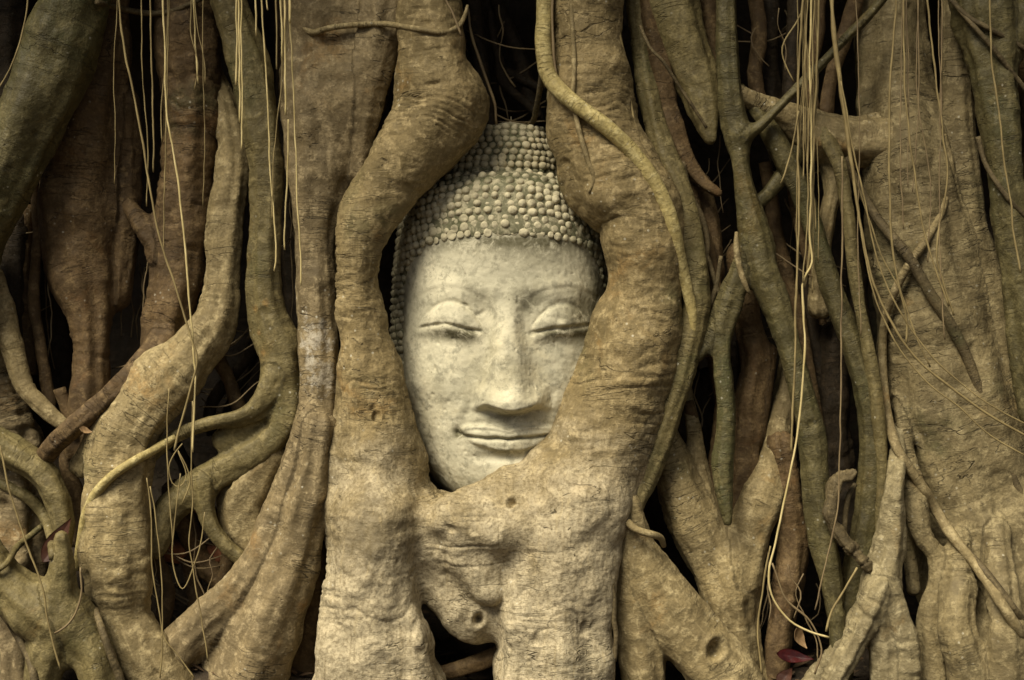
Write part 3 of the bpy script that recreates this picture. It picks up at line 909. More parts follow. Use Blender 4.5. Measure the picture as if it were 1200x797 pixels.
# ------------------------------------------------------------------ the roots round the head
GH = 'roots clasping the stone head'
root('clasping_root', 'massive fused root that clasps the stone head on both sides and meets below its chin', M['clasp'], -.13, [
    ('limb', [(505, -30, 37), (506, 40, 38), (509, 88, 43), (513, 130, 57), (480, 178, 43), (451, 220, 38), (428, 262, 33), (419, 310, 30), (422, 360, 31),
              (431, 410, 35), (435, 460, 41), (438, 510, 50), (440, 560, 58), (441, 610, 60)], -.13),
    ('foot', [(441, 610, 58), (436, 660, 51), (436, 720, 58), (441, 770, 70), (444, 820, 80), (444, 860, 84)], -.195),
    ('limb', [(690, -30, 40), (690, 40, 41), (692, 90, 45), (692, 132, 55), (703, 172, 51), (718, 206, 55), (742, 236, 48), (752, 264, 45), (756, 312, 44), (755, 355, 46),
              (742, 402, 53), (727, 450, 57), (712, 498, 61), (692, 545, 67), (672, 600, 70)], -.14),
    ('foot', [(676, 590, 66), (656, 660, 70), (648, 720, 68), (645, 780, 66), (645, 860, 72)], -.195),
    (None, [(448, 600, 52), (512, 622, 42), (575, 628, 50), (620, 612, 56), (665, 590, 64)], -.125),
    (None, [(506, 650, 30), (533, 690, 38), (557, 718, 33), (584, 732, 20)], -.10),
    (None, [(522, 608, 24), (556, 614, 38), (592, 620, 34), (622, 606, 26)], -.175),
    (None, [(545, 640, 30), (560, 668, 26), (570, 690, 18)], -.15),
    (None, [(570, 640, 40), (612, 690, 42), (628, 740, 40)], -.11),
    (None, [(640, 560, 40), (600, 590, 36), (560, 600, 30)], -.14),
    ('ridge', [(690, 640, 16, -.13), (694, 700, 18, -.14), (688, 760, 20, -.16), (690, 860, 24, -.17)], -.15),
    ('ridge', [(618, 700, 14, -.17), (610, 750, 18, -.19), (606, 860, 22, -.20)], -.15),
    ('ridge', [(655, 690, 14, -.18), (658, 750, 18, -.205), (662, 860, 22, -.21)], -.15),
    ('ridge', [(402, 690, 14, -.14), (396, 750, 20, -.17), (392, 860, 26, -.18)], -.15),
    ('ridge', [(470, 700, 12, -.16), (482, 760, 18, -.18), (490, 860, 24, -.19)], -.15),
], vox=.0037, k=.028, main='root_junction', upright=True, ring=1.0, amt=1.15,
    spots=[(561, 727, 6, .03), (598, 589, 4, .016), (441, 488, 4, .012)],
    folds=[(505, 131, 54, 24, -.12, 7.5, .0055), (694, 124, 48, 24, .10, 7.5, .0055), (705, 178, 42, 12, .15, 9, .006), (432, 452, 34, 12, .05, 8, .004), (752, 400, 40, 70, .1, 16, .003),
           (735, 245, 50, 60, .12, 12, .0032), (425, 330, 30, 60, .05, 17, .003), (440, 720, 60, 50, .05, 24, .004), (650, 720, 60, 60, -.1, 21, .004)])

root('furrowed_root', 'broad furrowed root with a white lichen patch, pressed along the left limb beside the head', M['crust'], -.05, [
    (None, [(398, -30, 66), (396, 40, 66), (390, 110, 60), (380, 180, 46), (371, 250, 30), (371, 320, 24), (375, 400, 24), (374, 470, 22), (370, 520, 20)]),
    (None, [(455, -20, 30, -.07), (440, 60, 28, -.06), (425, 130, 22, -.04), (415, 200, 18, -.02)]),
    ('foot', [(376, 500, 18), (368, 560, 23), (356, 610, 28), (342, 660, 32), (318, 715, 40), (296, 770, 50), (280, 840, 60)], -.10),
    ('foot', [(362, 490, 13), (348, 540, 17), (325, 600, 19), (308, 650, 21), (276, 695, 25), (235, 735, 27), (200, 770, 25), (180, 790, 20)], -.07),
], vox=.0052, k=.03)
root('side_root', 'short dark root tucked in the shade beside the foot of the clasping root', M['brown'], .03, [
    (None, [(374, 640, 10), (367, 700, 18), (358, 760, 20), (352, 850, 22)])])

# ------------------------------------------------------------------ roots at the left
root('leaning_root', 'smooth dark green root leaning in from the top corner, thickest of the green ones', M['green'], -.15, [
    (None, [(100, -40, 38), (75, 35, 40), (45, 118, 38), (8, 195, 38), (-40, 290, 40), (-70, 380, 44)])], ring=.3)
root('swollen_root', 'swollen reddish brown root that narrows to a neck above a diagonal branch', M['brown'], .00, [
    (None, [(125, -30, 28), (122, 50, 31), (110, 115, 42), (97, 190, 50), (93, 250, 46), (95, 310, 42), (106, 365, 27), (107, 430, 22), (104, 480, 26), (100, 520, 28)]),
    (None, [(150, 120, 14, .05), (150, 200, 16, .06), (148, 280, 16, .06), (140, 350, 12, .06)])])
root('ringed_root', 'ringed tan and brown root with a slim branch slanting down across its neighbour', M['brown'], .01, [
    (None, [(215, -30, 36), (219, 60, 38), (222, 120, 35), (220, 190, 31), (212, 260, 33), (206, 330, 31), (194, 385, 27), (180, 430, 24), (160, 470, 22)]),
    ('branch', [(190, 405, 18, -.02), (165, 432, 16, -.06), (138, 456, 13, -.09), (110, 480, 13, -.10), (82, 504, 13, -.10), (62, 522, 12, -.08), (45, 545, 10, -.03)]),
    ('branch', [(140, 205, 5, .10), (150, 238, 8, .06), (165, 262, 11, .03), (182, 290, 13, .02), (196, 320, 12, .02)])], folds=[(222, 110, 40, 60, .05, 17, .008), (215, 240, 40, 60, .05, 12, .005)])
root('curving_root', 'thick curved root with a knotted bulge near its foot, sweeping down from behind', M['tan'], -.08, [
    (None, [(232, 40, 12, .11), (250, 95, 15, .09), (264, 130, 17, .06), (272, 175, 19, .03), (270, 220, 20, .01), (263, 265, 21, 0), (260, 325, 21, -.01), (252, 375, 26, -.04), (222, 418, 34, -.08), (176, 463, 39, -.11),
            (146, 510, 39, -.12), (138, 560, 38, -.12), (136, 618, 41, -.13), (137, 668, 43, -.14), (141, 705, 34, -.12), (148, 728, 28, -.11), (166, 762, 34, -.12), (190, 805, 40, -.12), (208, 860, 42, -.12)]),
    (None, [(172, 440, 12, -.07), (150, 468, 14, -.10), (128, 492, 13, -.09), (112, 520, 14, -.06), (96, 545, 14, -.04)]),
], folds=[(140, 705, 40, 22, .1, 8, .004), (255, 345, 28, 40, 0, 7, .003), (137, 600, 44, 30, .05, 14, .003)])
root('forking_root', 'dark olive root with orange scars that forks low down into curved strands', M['olive'], -.04, [
    (None, [(258, -30, 18), (284, 50, 23), (302, 125, 23), (312, 195, 20), (311, 260, 18), (311, 320, 20), (315, 365, 24), (328, 405, 28), (336, 445, 22), (338, 485, 15),
            (322, 512, 17), (285, 540, 20), (247, 560, 18), (216, 581, 20), (194, 606, 18), (182, 640, 15)]),
    ('branch', [(322, 440, 15), (306, 472, 12), (285, 487, 9), (250, 495, 8), (215, 506, 8), (190, 522, 8), (168, 542, 7), (140, 560, 4)], -.05),
    ('branch', [(238, 565, 12), (241, 595, 10), (250, 620, 9), (268, 642, 9), (290, 660, 9)], -.05),
    ('branch', [(260, 515, 12), (285, 498, 16), (312, 480, 16), (326, 484, 10)], -.02)], ring=.5)
root('bulb_root', 'stubby bulb shaped root end with pale scars, hanging in the gap under a curved strand', M['tan'], -.03, [
    (None, [(322, 535, 14), (302, 560, 25), (284, 588, 30), (288, 620, 23), (297, 646, 8)])], amt=.7, spots=[(268, 568, 4, .006)])
root('gap_root', 'thin brown root dropping through the gap with the old bricks', M['brown'], .06, [
    (None, [(205, 575, 14), (217, 612, 14), (237, 656, 14), (258, 680, 16), (285, 700, 18)]),
    (None, [(215, 640, 8), (228, 690, 10), (236, 740, 12)], .1)])
root('slanting_root', 'slim tan root curving along the left edge and ending at the crossing of brown roots', M['tan'], -.03, [
    (None, [(-35, 290, 24), (-5, 350, 19), (14, 405, 14), (27, 450, 11), (48, 475, 10), (68, 493, 9), (84, 505, 7)])])
root('cracked_root', 'old cracked brown root with crusty plates, partly covered by smooth green strands', M['crust'], .02, [
    (None, [(-25, 395, 24), (2, 455, 28), (18, 520, 28), (24, 580, 33), (26, 630, 31), (24, 680, 30), (18, 740, 30), (15, 850, 34)])], amt=1.7, ring=1.8)
root('edge_root', 'dim brown root standing at the edge behind the leaning green root', M['dark'], .08, [
    (None, [(8, -30, 34), (10, 60, 32), (15, 200, 22), (20, 300, 20), (18, 400, 20), (20, 480, 22)])])
root('green_strand', 'smooth greenish strand arching over the old cracked root', M['olive'], -.08, [
    (None, [(-30, 505, 20), (15, 530, 19), (50, 555, 18), (68, 588, 15), (74, 620, 11), (76, 645, 6)])], ring=.3)
root('forked_root', 'smooth olive grey root forked like a hand with a dark slot, low in the corner', M['olive'], -.20, [
    (None, [(-40, 625, 28), (0, 678, 26), (42, 714, 33), (66, 738, 37), (52, 785, 22), (45, 850, 24)]),
    ('branch', [(72, 630, 9), (72, 660, 15), (70, 700, 22), (86, 732, 31), (112, 775, 24), (122, 850, 24)])], k=.04, ring=.4)
root('corner_root', 'rough low root almost hidden under the forked grey root', M['crust'], -.10, [
    (None, [(6, 690, 16), (18, 755, 20), (25, 850, 26)])])

# ------------------------------------------------------------------ roots at the right
root('blunt_root', 'broad olive root ending in a blunt point above a dark hole', M['olive'], -.05, [
    (None, [(778, -40, 34), (794, 30, 32), (814, 90, 27), (827, 138, 16), (833, 162, 8)])], ring=.5)
root('joined_root', 'long green root with a star shaped joint, reaching down to the ground', M['green'], -.09, [
    (None, [(851, -30, 13), (852, 50, 13), (855, 110, 14), (862, 157, 17), (867, 192, 11), (873, 228, 13), (885, 275, 18), (896, 320, 18), (908, 355, 17), (925, 407, 15),
            (940, 462, 15), (952, 515, 16), (956, 560, 16), (962, 620, 17), (972, 672, 14), (981, 730, 11), (985, 790, 10)]),
    ('branch', [(866, 160, 9), (888, 150, 7), (910, 128, 6), (932, 106, 6), (960, 78, 6), (988, 48, 6), (1012, 24, 6), (1036, -4, 6)], -.09),
    ('branch', [(876, 290, 12), (866, 322, 14), (855, 355, 17), (846, 402, 11), (849, 450, 11), (851, 500, 11), (847, 545, 12), (850, 585, 9), (853, 612, 5)], -.07),
    ('branch', [(876, 245, 10), (895, 232, 9), (912, 212, 10), (928, 190, 10, -.01), (940, 165, 9, .02)], -.03),
    ('branch', [(852, 362, 13), (832, 394, 12), (816, 416, 10)], -.06)], k=.025, ring=.35)
root('bridging_root', 'thick brown root bridging sideways from the great trunk to the jointed green root', M['tan'], -.03, [
    (None, [(838, 102, 9, -.01), (866, 112, 12, -.05), (895, 125, 14, -.04), (925, 140, 21), (958, 158, 31), (1000, 165, 31), (1040, 165, 34), (1080, 168, 36, -.03)]),
    ('branch', [(978, 185, 20), (976, 225, 11), (968, 262, 10), (962, 300, 12), (960, 360, 14)], .02)], k=.03)
root('diagonal_root', 'slim green root slanting from under the bridging root to the broken twig', M['green'], -.05, [
    (None, [(868, 105, 7, -.03), (885, 130, 9, -.04), (902, 155, 11), (918, 183, 12), (943, 235, 12), (958, 282, 12), (976, 340, 13), (996, 395, 14), (1012, 451, 14), (1022, 500, 15), (1021, 552, 16),
            (1014, 620, 16), (1003, 680, 16), (990, 740, 14), (985, 820, 13)])], ring=.35)
root('cord_root', 'thin olive root hanging straight beside the great trunk', M['olive'], -.07, [
    (None, [(950, 135, 9, .01), (966, 155, 9, -.03), (982, 190, 8.5, -.055), (985, 200, 8), (994, 250, 8), (999, 300, 8), (1006, 350, 8), (1016, 400, 8), (1025, 450, 8), (1031, 500, 8), (1034, 550, 7, -.06), (1030, 610, 6, -.055), (1022, 680, 4, -.045)])], ring=.3)
root('shaded_root', 'brown root in the shade with a bent waist, behind the jointed green root', M['brown'], .04, [
    (None, [(868, 300, 16), (874, 370, 17), (884, 425, 15), (876, 475, 18), (874, 530, 18), (872, 600, 18)]),
    (None, [(905, 410, 5), (899, 460, 5), (890, 510, 5)], .06)])
root('knuckled_root', 'brown root with a broad knuckle where two strands meet, beside the spreading root', M['tan'], -.01, [
    (None, [(772, 495, 17), (787, 545, 22), (803, 592, 28), (826, 637, 32), (852, 682, 36), (862, 732, 29), (872, 790, 26), (880, 860, 26)]),
    ('branch', [(930, 400, 12, .12), (922, 460, 16, .09), (912, 500, 18, .05), (906, 545, 22, .03), (890, 592, 25), (872, 642, 27), (856, 690, 30)]),
    ('branch', [(800, 430, 6, .1), (806, 470, 8, .07), (812, 500, 9, .04), (820, 545, 10, .04), (832, 600, 10, .03), (842, 640, 8, .02)])])
root('spreading_root', 'stout tan root with a round knothole, spreading from the foot of the clasping root', M['tan'], -.12, [
    (None, [(738, 590, 12), (745, 640, 24), (770, 690, 35), (803, 735, 38), (843, 785, 37), (885, 850, 36)]),
    ('branch', [(738, 655, 20), (744, 715, 23), (754, 780, 24), (765, 860, 26)], -.10)], spots=[(839, 762, 7, .03)])
root('wrinkled_root', 'wrinkled upright root with a small knob, left of the red leaf', M['brown'], .02, [
    (None, [(915, 520, 16), (924, 590, 16), (929, 645, 19), (922, 700, 17), (912, 750, 15), (905, 850, 16)])], ring=1.6)
root('fleshy_root', 'pale fleshy root splitting into toes just right of the red leaf', M['grey'], -.14, [
    (None, [(1058, 470, 5, .02), (1054, 520, 9, -.05), (1050, 560, 11), (1046, 600, 14), (1042, 640, 18), (1032, 682, 20), (1030, 722, 19), (1036, 760, 19), (1040, 860, 20)]),
    ('branch', [(1028, 690, 15), (1011, 730, 15), (995, 765, 14), (975, 800, 14), (960, 850, 14)], -.16),
    ('branch', [(1040, 690, 12), (1053, 725, 14), (1063, 765, 14), (1060, 850, 16)], -.15),
    ('branch', [(1016, 706, 11), (998, 735, 12), (972, 775, 12), (940, 815, 13)], -.09)], k=.018, amt=1.3, ring=1.6)
root('great_root', 'huge tan root at the right edge, ringed with wrinkles and widening to its foot', M['great'], -.07, [
    (None, [(1042, -30, 42, .03), (1046, 60, 42, .02), (1054, 130, 47, .0), (1064, 200, 51), (1075, 270, 58), (1086, 340, 63), (1098, 400, 66), (1108, 460, 70),
            (1124, 530, 76), (1148, 600, 82), (1165, 680, 86, -.10), (1175, 760, 92, -.12), (1180, 860, 98, -.12)]),
    ('ridge', [(1118, -30, 16), (1120, 80, 17), (1126, 170, 18), (1136, 250, 19), (1149, 310, 21), (1166, 370, 23), (1186, 440, 25), (1202, 510, 27), (1220, 580, 28)], -.02),
    ('ridge', [(1054, 470, 6, .0), (1062, 530, 10, -.05), (1072, 580, 14), (1080, 625, 13), (1096, 650, 11), (1098, 685, 10), (1088, 715, 11), (1090, 770, 18), (1092, 860, 22)], -.09),
    ('ridge', [(1058, 590, 9), (1064, 640, 8), (1070, 690, 8)], -.04),
    ('ridge', [(1122, 630, 12, -.08), (1124, 680, 18, -.13), (1122, 735, 22), (1135, 790, 24), (1140, 850, 24)], -.17),
    ('ridge', [(1168, 620, 14, -.10), (1172, 685, 18, -.16), (1178, 735, 20), (1180, 790, 22), (1180, 850, 24)], -.19)], vox=.0054, k=.022, ring=1.4, amt=.9, folds=[(1075, 260, 60, 130, .12, 8, .0025), (1150, 590, 80, 90, .5, 13, .003)])
root('outer_root', 'dark green root hanging at the top right edge with a rising fork', M['green'], -.12, [
    (None, [(1143, -40, 38), (1154, 30, 34), (1165, 90, 26), (1170, 150, 22), (1178, 210, 20), (1188, 270, 22), (1198, 330, 24), (1207, 400, 24), (1214, 480, 22)]),
    ('branch', [(1163, 90, 16), (1184, 52, 17), (1212, 10, 20), (1240, -40, 22)], -.10)], ring=.4)
root('flank_root', 'dusky brown root at the right border, squeezed behind the hanging green root', M['brown'], .10, [
    (None, [(1215, -30, 30), (1215, 100, 28), (1220, 250, 26), (1225, 420, 30), (1240, 600, 34)])])
root('bark_strip_root', 'flattened brown root like a strip of bark beside the vine on the clasping root', M['brown'], -.01, [
    (None, [(752, -30, 11), (768, 50, 12), (782, 130, 14), (800, 180, 12), (822, 212, 9), (842, 226, 5)], -.03),
    (None, [(800, 200, 12), (812, 260, 14), (828, 310, 13), (836, 360, 11), (828, 410, 9)], .0),
    (None, [(822, 215, 12), (832, 270, 13), (838, 320, 12)], .03)], k=.012)

# dim roots deep in the hollows
dim = [
    ('deep_root', 'dim slanting root deep in the hollow above the topknot', [(572, -30, 8), (590, 25, 9), (606, 60, 9), (618, 100, 9), (628, 140, 9)], .24),
    ('deep_root', 'bent elbow shaped root deep in the hollow above the topknot', [(574, 15, 5), (578, 45, 6), (586, 76, 7), (588, 92, 8), (600, 108, 6), (618, 122, 6), (630, 135, 6)], .20),
    ('deep_root', 'short root joining the elbow deep in the hollow above the topknot', [(586, 84, 6), (602, 88, 6), (618, 97, 6), (634, 104, 6)], .23),
    ('deep_root', 'dark root just behind the shoulder of the left limb of the clasping root', [(550, -30, 12), (558, 40, 11), (564, 90, 11), (572, 150, 12)], .12),
    ('deep_root', 'dim root seen through the gap between the furrowed root and the forking root', [(335, -30, 14), (336, 100, 12), (338, 220, 12), (345, 330, 14), (348, 420, 12)], .14),
    ('deep_root', 'dim root low in the shade behind the swollen brown root', [(58, 250, 18), (62, 350, 26), (66, 430, 28), (66, 500, 28)], .16),
    ('deep_root', 'dim crossing root inside the round hollow beside the forking root', [(262, 495, 6), (278, 460, 7), (290, 430, 9), (300, 390, 9)], .16),
    ('deep_root', 'dark root behind the ringed root and the curving root', [(250, 150, 14), (248, 240, 16), (240, 330, 18), (236, 400, 16)], .14),
    ('deep_root', 'dark upright root behind the star shaped joint', [(905, -30, 12), (900, 60, 12), (905, 130, 14), (915, 190, 12)], .12),
    ('deep_root', 'slim dark root behind the hanging bundle at the top', [(936, -30, 10), (929, 50, 9), (926, 110, 9), (930, 150, 9)], .05),
    ('deep_root', 'slim dark root bending left of the great root at the top', [(1012, -30, 9), (991, 40, 9), (974, 90, 8), (968, 130, 9)], .03),
    ('deep_root', 'broad dim root behind the long hanging threads', [(975, 400, 22), (972, 470, 26), (975, 540, 26), (985, 620, 26)], .08),
    ('deep_root', 'dark root in the low hollow behind the knuckled root', [(828, 440, 11), (824, 490, 12), (820, 540, 12), (818, 600, 12)], .12),
    ('deep_root', 'dark root behind the outer green root', [(1108, 180, 10), (1145, 260, 14), (1168, 330, 16), (1190, 420, 18)], .12),
    ('deep_root', 'low dark root lying behind the opening under the clasping root', [(500, 792, 8), (530, 786, 9), (560, 776, 10), (590, 765, 11)], -.02),
]
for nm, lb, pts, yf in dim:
    root(nm, lb, M['dark'] if yf > .04 else M['brown'], yf, [(None, pts)], vox=.0065, group='dim roots deep in the hollows')  # deeper roots take the bark with hollow shade in its colour

# ------------------------------------------------------------------ vines
tube('climbing_vine', 'smooth yellowish vine winding over the right limb of the clasping root', M['vine'], -.15,
     [(640, -170, 10, -.12)] + hug([(640, -20, 10), (638, 20, 10), (637, 55, 10), (645, 92, 10), (671, 119, 9.5), (712, 150, 9.5), (740, 177, 9.5), (762, 206, 9.5), (780, 240, 9), (790, 272, 8.5), (797, 305, 8), (804, 335, 7), (811, 365, 6), (813, 395, 3)], .75, hi=.02, smooth=4), sides=16, amt=.5)
root('olive_vine', 'olive vine as thick as a wrist running down the outer side of the clasping root', M['olive'], -.08, [
    (None, [(742, -30, 12, -.02), (752, 60, 12, -.02), (762, 120, 13, -.04), (776, 176, 14, -.06), (797, 228, 15), (810, 282, 15), (816, 340, 16), (812, 382, 15), (801, 430, 15), (787, 475, 15),
            (774, 515, 15), (758, 556, 14), (742, 597, 11, -.1), (735, 640, 8, -.1)])], vox=.005, ring=.3, cat='vine')
VG = None
tube('clinging_vine', 'thin tan vine looped across the bulging curved root', M['vine'], -.12,
     hug([(206, 512, 4), (192, 520, 5), (176, 530, 5), (158, 540, 5.5), (135, 555, 5.5), (115, 575, 6), (103, 597, 6), (97, 622, 6), (93, 650, 6), (90, 668, 4)], .7, hi=.1))
tube('clinging_vine', 'brown vine along the foot of the curved root beside the forked root', M['duskvine'], -.1,
     hug([(112, 715, 4), (121, 742, 4.5), (131, 770, 5), (142, 800, 5), (150, 850, 5)], .6, hi=.1))
tube('clinging_vine', 'thin green vine arching over the cracked root below the thick green strand', M['olive'], -.1,
     hug([(-10, 562, 6), (14, 572, 7), (36, 586, 7), (53, 606, 7), (60, 630, 6), (61, 655, 4)], .9, hi=.1))
tube('clinging_vine', 'slender vine crossing the cracked root towards the corner', M['olive'], -.1,
     hug([(56, 611, 3.5), (38, 626, 4), (20, 641, 4), (8, 660, 3.5), (-10, 672, 3.5)], .9, hi=.1))
tube('clinging_vine', 'dark vine trailing below the forked grey root', M['duskvine'], -.14,
     hug([(-10, 705, 4), (10, 728, 4.5), (24, 752, 4.5), (38, 782, 5), (46, 850, 5)], .7, hi=.1))
tube('crossing_vine', 'dark vine slanting down across the great root', M['duskvine'], -.12,
     hug([(990, 185, 5), (1008, 222, 5.5), (1031, 260, 6), (1064, 300, 6.5), (1090, 344, 6.5), (1114, 381, 7), (1134, 420, 6.5), (1149, 462, 6), (1159, 490, 6), (1170, 518, 5.5), (1184, 552, 5), (1198, 584, 4.5), (1214, 615, 4)], .8, hi=.03))
tube('crossing_vine', 'long tan vine bending round the flank of the great root to its foot', M['tan'], -.12,
     hug([(1105, 158, 4), (1114, 198, 4.5), (1104, 245, 5), (1085, 282, 5), (1064, 312, 5), (1047, 345, 5), (1037, 375, 5), (1034, 410, 5), (1036, 450, 5), (1042, 495, 5.5), (1053, 528, 6),
          (1083, 575, 6.5), (1112, 622, 6.5), (1149, 670, 6.5), (1175, 710, 6.5), (1205, 755, 6.5)], .85, hi=.03))
tube('crossing_vine', 'straight olive vine running beside the tan vine at the foot of the great root', M['duskvine'], -.12,
     hug([(1128, 640, 4), (1156, 672, 5), (1182, 706, 5), (1210, 745, 5)], 1.0, hi=.03))
tube('surface_root', 'thin looping root lying across the top of the left limb', M['tan'], -.15,
     hug([(344, 16, 1.2), (352, 27, 2.6), (366, 38, 4), (385, 33, 3.6), (408, 30, 3.4), (450, 28, 3.4), (490, 34, 3.6), (520, 38, 3.8), (536, 32, 3.4), (544, 20, 2.6), (548, 6, 1.5)], .6, hi=.05))
tube('twig', 'crooked thin twig across the top of the ringed root', M['duskvine'], -.1,
     hug([(112, 2, 3), (125, 6, 3.5), (150, 12, 3.5), (180, 16, 3.5), (205, 12, 3), (222, 5, 3), (240, -3, 3)], 1.0, hi=.1))
tube('twig', 'slim root dropping from the yellowish vine to the crown of the stone head', M['duskvine'], .05,
     [(637, 60, 3, -.05), (634, 95, 3.5, 0), (629, 125, 3.5, .06), (624, 143, 3.5, .12), (610, 148, 3, .16), (585, 149, 2.5, .17)])
tube('surface_root', 'small hooked root at the waist of the right foot of the clasping root', M['tan'], -.12,
     [(735, 612, 5, -.14), (746, 621, 4.5, -.15), (762, 626, 4.5, -.15), (774, 630, 4, -.13), (778, 640, 3, -.11)])
tube('surface_root', 'short thread of root hanging beside the spreading root', M['duskvine'], -.14,
     [(717, 680, 3), (720, 705, 3), (719, 725, 3.5), (722, 745, 3), (720, 775, 3)])
tube('surface_root', 'pale thin root pressed flat along the right edge of the right limb', M['straw_dim'], -.15,
     hug([(718, -20, 1.6), (722, 20, 1.8), (730, 60, 1.8), (736, 100, 1.8), (741, 130, 1.6), (744, 150, 1.4)], .5, hi=.1), sides=7)
tube('surface_root', 'pale vein like root down the middle of the right limb', M['tan'], -.15,
     hug([(668, -20, 2.5), (671, 30, 2.8), (673, 80, 3), (672, 115, 2.8), (678, 150, 3.2), (688, 185, 3), (696, 208, 2.6), (690, 225, 2)], .1, hi=.1), sides=8)
tube('crossing_vine', 'thin dark stem curving across the outer green root at the top', M['duskvine'], -.15,
     hug([(1112, -5, 3), (1130, 18, 3), (1160, 52, 3), (1182, 80, 3), (1206, 110, 3)], 1.2, hi=.1))
tube('crossing_vine', 'thin dark stem running to the border over the fork of the outer green root', M['duskvine'], -.15,
     hug([(1114, 0, 3), (1135, 20, 3), (1160, 34, 3), (1206, 60, 3)], 1.2, hi=.1))
tube('crossing_vine', 'thin brown stem slanting over the lower end of the outer green root', M['duskvine'], -.15,
     hug([(1146, 160, 3), (1154, 190, 3), (1168, 214, 3), (1186, 238, 3), (1206, 258, 3)], 1.2, hi=.1))
tube('twig', 'thin crooked stem slanting past the blunt olive root', M['duskvine'], -.12,
     [(750, 30, 1.8, -.08), (762, 56, 1.9, -.10), (777, 72, 2, -.10), (794, 98, 2, -.09), (812, 125, 2, -.08), (828, 150, 1.6, -.07)])
tube('twig', 'curled dry strip hanging on the jointed green root', M['tan'], -.1,
     [(863, 272, 2, -.11), (863, 290, 3.5, -.12), (867, 315, 3.5, -.12), (874, 335, 3, -.12), (879, 345, 1.5, -.11)])
for pts, lb in (([(800, 190, 3), (808, 225, 3.5), (822, 255, 4), (829, 285, 3.5), (824, 315, 3), (818, 335, 2)], 'stringy brown root looping over the strip of bark'),
                ([(812, 240, 3), (818, 275, 3.5), (832, 310, 3), (842, 345, 2.5)], 'stringy brown root slanting behind the loop on the strip of bark'),
                ([(845, 300, 2.5), (838, 340, 3), (826, 372, 3)], 'stringy brown root reaching from the green branch to the olive vine')):
    tube('stringy_root', lb, M['duskvine'], -.04, pts, cat='root')
t = root('broken_twig', 'rough dead twig, broken and bent like a hook, in front of the green roots', M['duskvine'], -.13, [
    (None, [(1002, 553, 4), (994, 557, 8), (984, 560, 6), (977, 572, 9), (975, 586, 6.5), (972, 600, 8.5), (976, 614, 6), (981, 624, 9), (990, 638, 7), (998, 645, 9), (1006, 654, 6), (1014, 662, 7), (1019, 672, 2)])], vox=.0036, amt=2.6, ring=2.5, cat='twig')
tube('twig', 'thin reddish stem inside the hook of the broken twig', M['duskvine'], -.1,
     [(1002, 568, 3, -.08), (995, 580, 3.2), (991, 600, 3.2), (990, 625, 3), (992, 640, 2.6)])

# ------------------------------------------------------------------ hanging aerial rootlets
def rootlet(label, pts, mat='straw', y=-.2, group=None, r=1.0):
    y0 = y
    rows = [(p[0], p[1], p[2] if len(p) > 2 else r, p[3] if len(p) > 3 else y0) for p in pts]
    if rows[0][1] <= 0:
        rows = [(rows[0][0], -170, rows[0][2], rows[0][3])] + [(rows[0][0], -60, rows[0][2], rows[0][3])] + rows
    return tube('aerial_rootlet', label, M[mat], y0, rows, group=group, cat='aerial root', sides=6, amt=.35, step=.014, jit=.4)

GT = 'straw coloured rootlets hanging at the upper left'
rootlet('faint rootlet curving over the leaning green root', [(32, 0), (27, 35), (20, 61), (8, 88), (-6, 112)], 'straw_dim', -.2, GT)
rootlet('longest yellow rootlet, kinked low down and falling across the curved root', [(139, 0), (146, 58), (159, 122), (173, 203), (185, 270), (203, 328), (225, 399), (231, 419), (224, 453), (210, 504), (204, 528)], 'straw_dim', -.2, GT, 1.3)
rootlet('straight yellow rootlet ending in front of the swollen root', [(176, 0), (178, 90), (180, 160), (180, 202)], 'straw_dim', -.18, GT)
rootlet('long pale rootlet running down beside the kinked yellow one', [(191, 0), (193, 60), (195, 129), (207, 203), (215, 270), (224, 372), (227, 420), (229, 450), (226, 530)], 'straw', -.19, GT, 1.2)
rootlet('short pale rootlet ending on the ringed root', [(227, 0), (229, 50), (233, 98)], 'straw', -.16, GT)
rootlet('short stiff rootlet, first of three in the tight bunch before the forking root', [(277, 0), (277.5, 50), (277, 100)], 'straw', -.2, GT)
rootlet('middle one of three rootlets bunched before the forking root', [(280, 0), (281, 80), (281, 144)], 'straw', -.2, GT, 1.2)
rootlet('longest of three rootlets bunched before the forking root', [(283, 0), (283, 58), (284, 120), (283, 176)], 'straw', -.205, GT)
rootlet('very short rootlet right of the tight bunch of three', [(299, 0), (300, 20), (301, 42)], 'straw', -.18, GT)
rootlet('long white rootlet down the middle of the forking root', [(306, 0), (312, 78), (317, 203), (322, 270), (323, 300), (321, 318)], 'straw', -.17, GT)
rootlet('stub of rootlet at the top of the forking root', [(313, 0), (314, 12)], 'straw', -.17, GT)
rootlet('rootlet ending high, at the edge of the furrowed root', [(324, 0), (324, 40), (324, 81)], 'straw_dim', -.19, GT)
rootlet('thin rootlet in the row before the furrowed root, second from the dark gap', [(329, 0), (330, 35), (331, 68)], 'straw', -.2, GT)
rootlet('rootlet in the row at the edge of the furrowed root, reaching its first bulge', [(334, 0), (334, 70), (335, 135)], 'straw', -.195, GT, 1.2)
rootlet('thick short rootlet beside the furrowed root', [(340, 0), (340, 15), (340, 27)], 'straw', -.2, GT, 1.6)
rootlet('long rootlet lying down the edge of the furrowed root', [(339, 0), (341, 40), (345, 135), (350, 270), (352, 300), (353, 335)], 'straw', -.15, GT)
rootlet('thin rootlet in the dark gap left of the furrowed root', [(338, 140), (338, 169), (336, 230), (334, 270), (334, 293)], 'straw', -.14, GT)

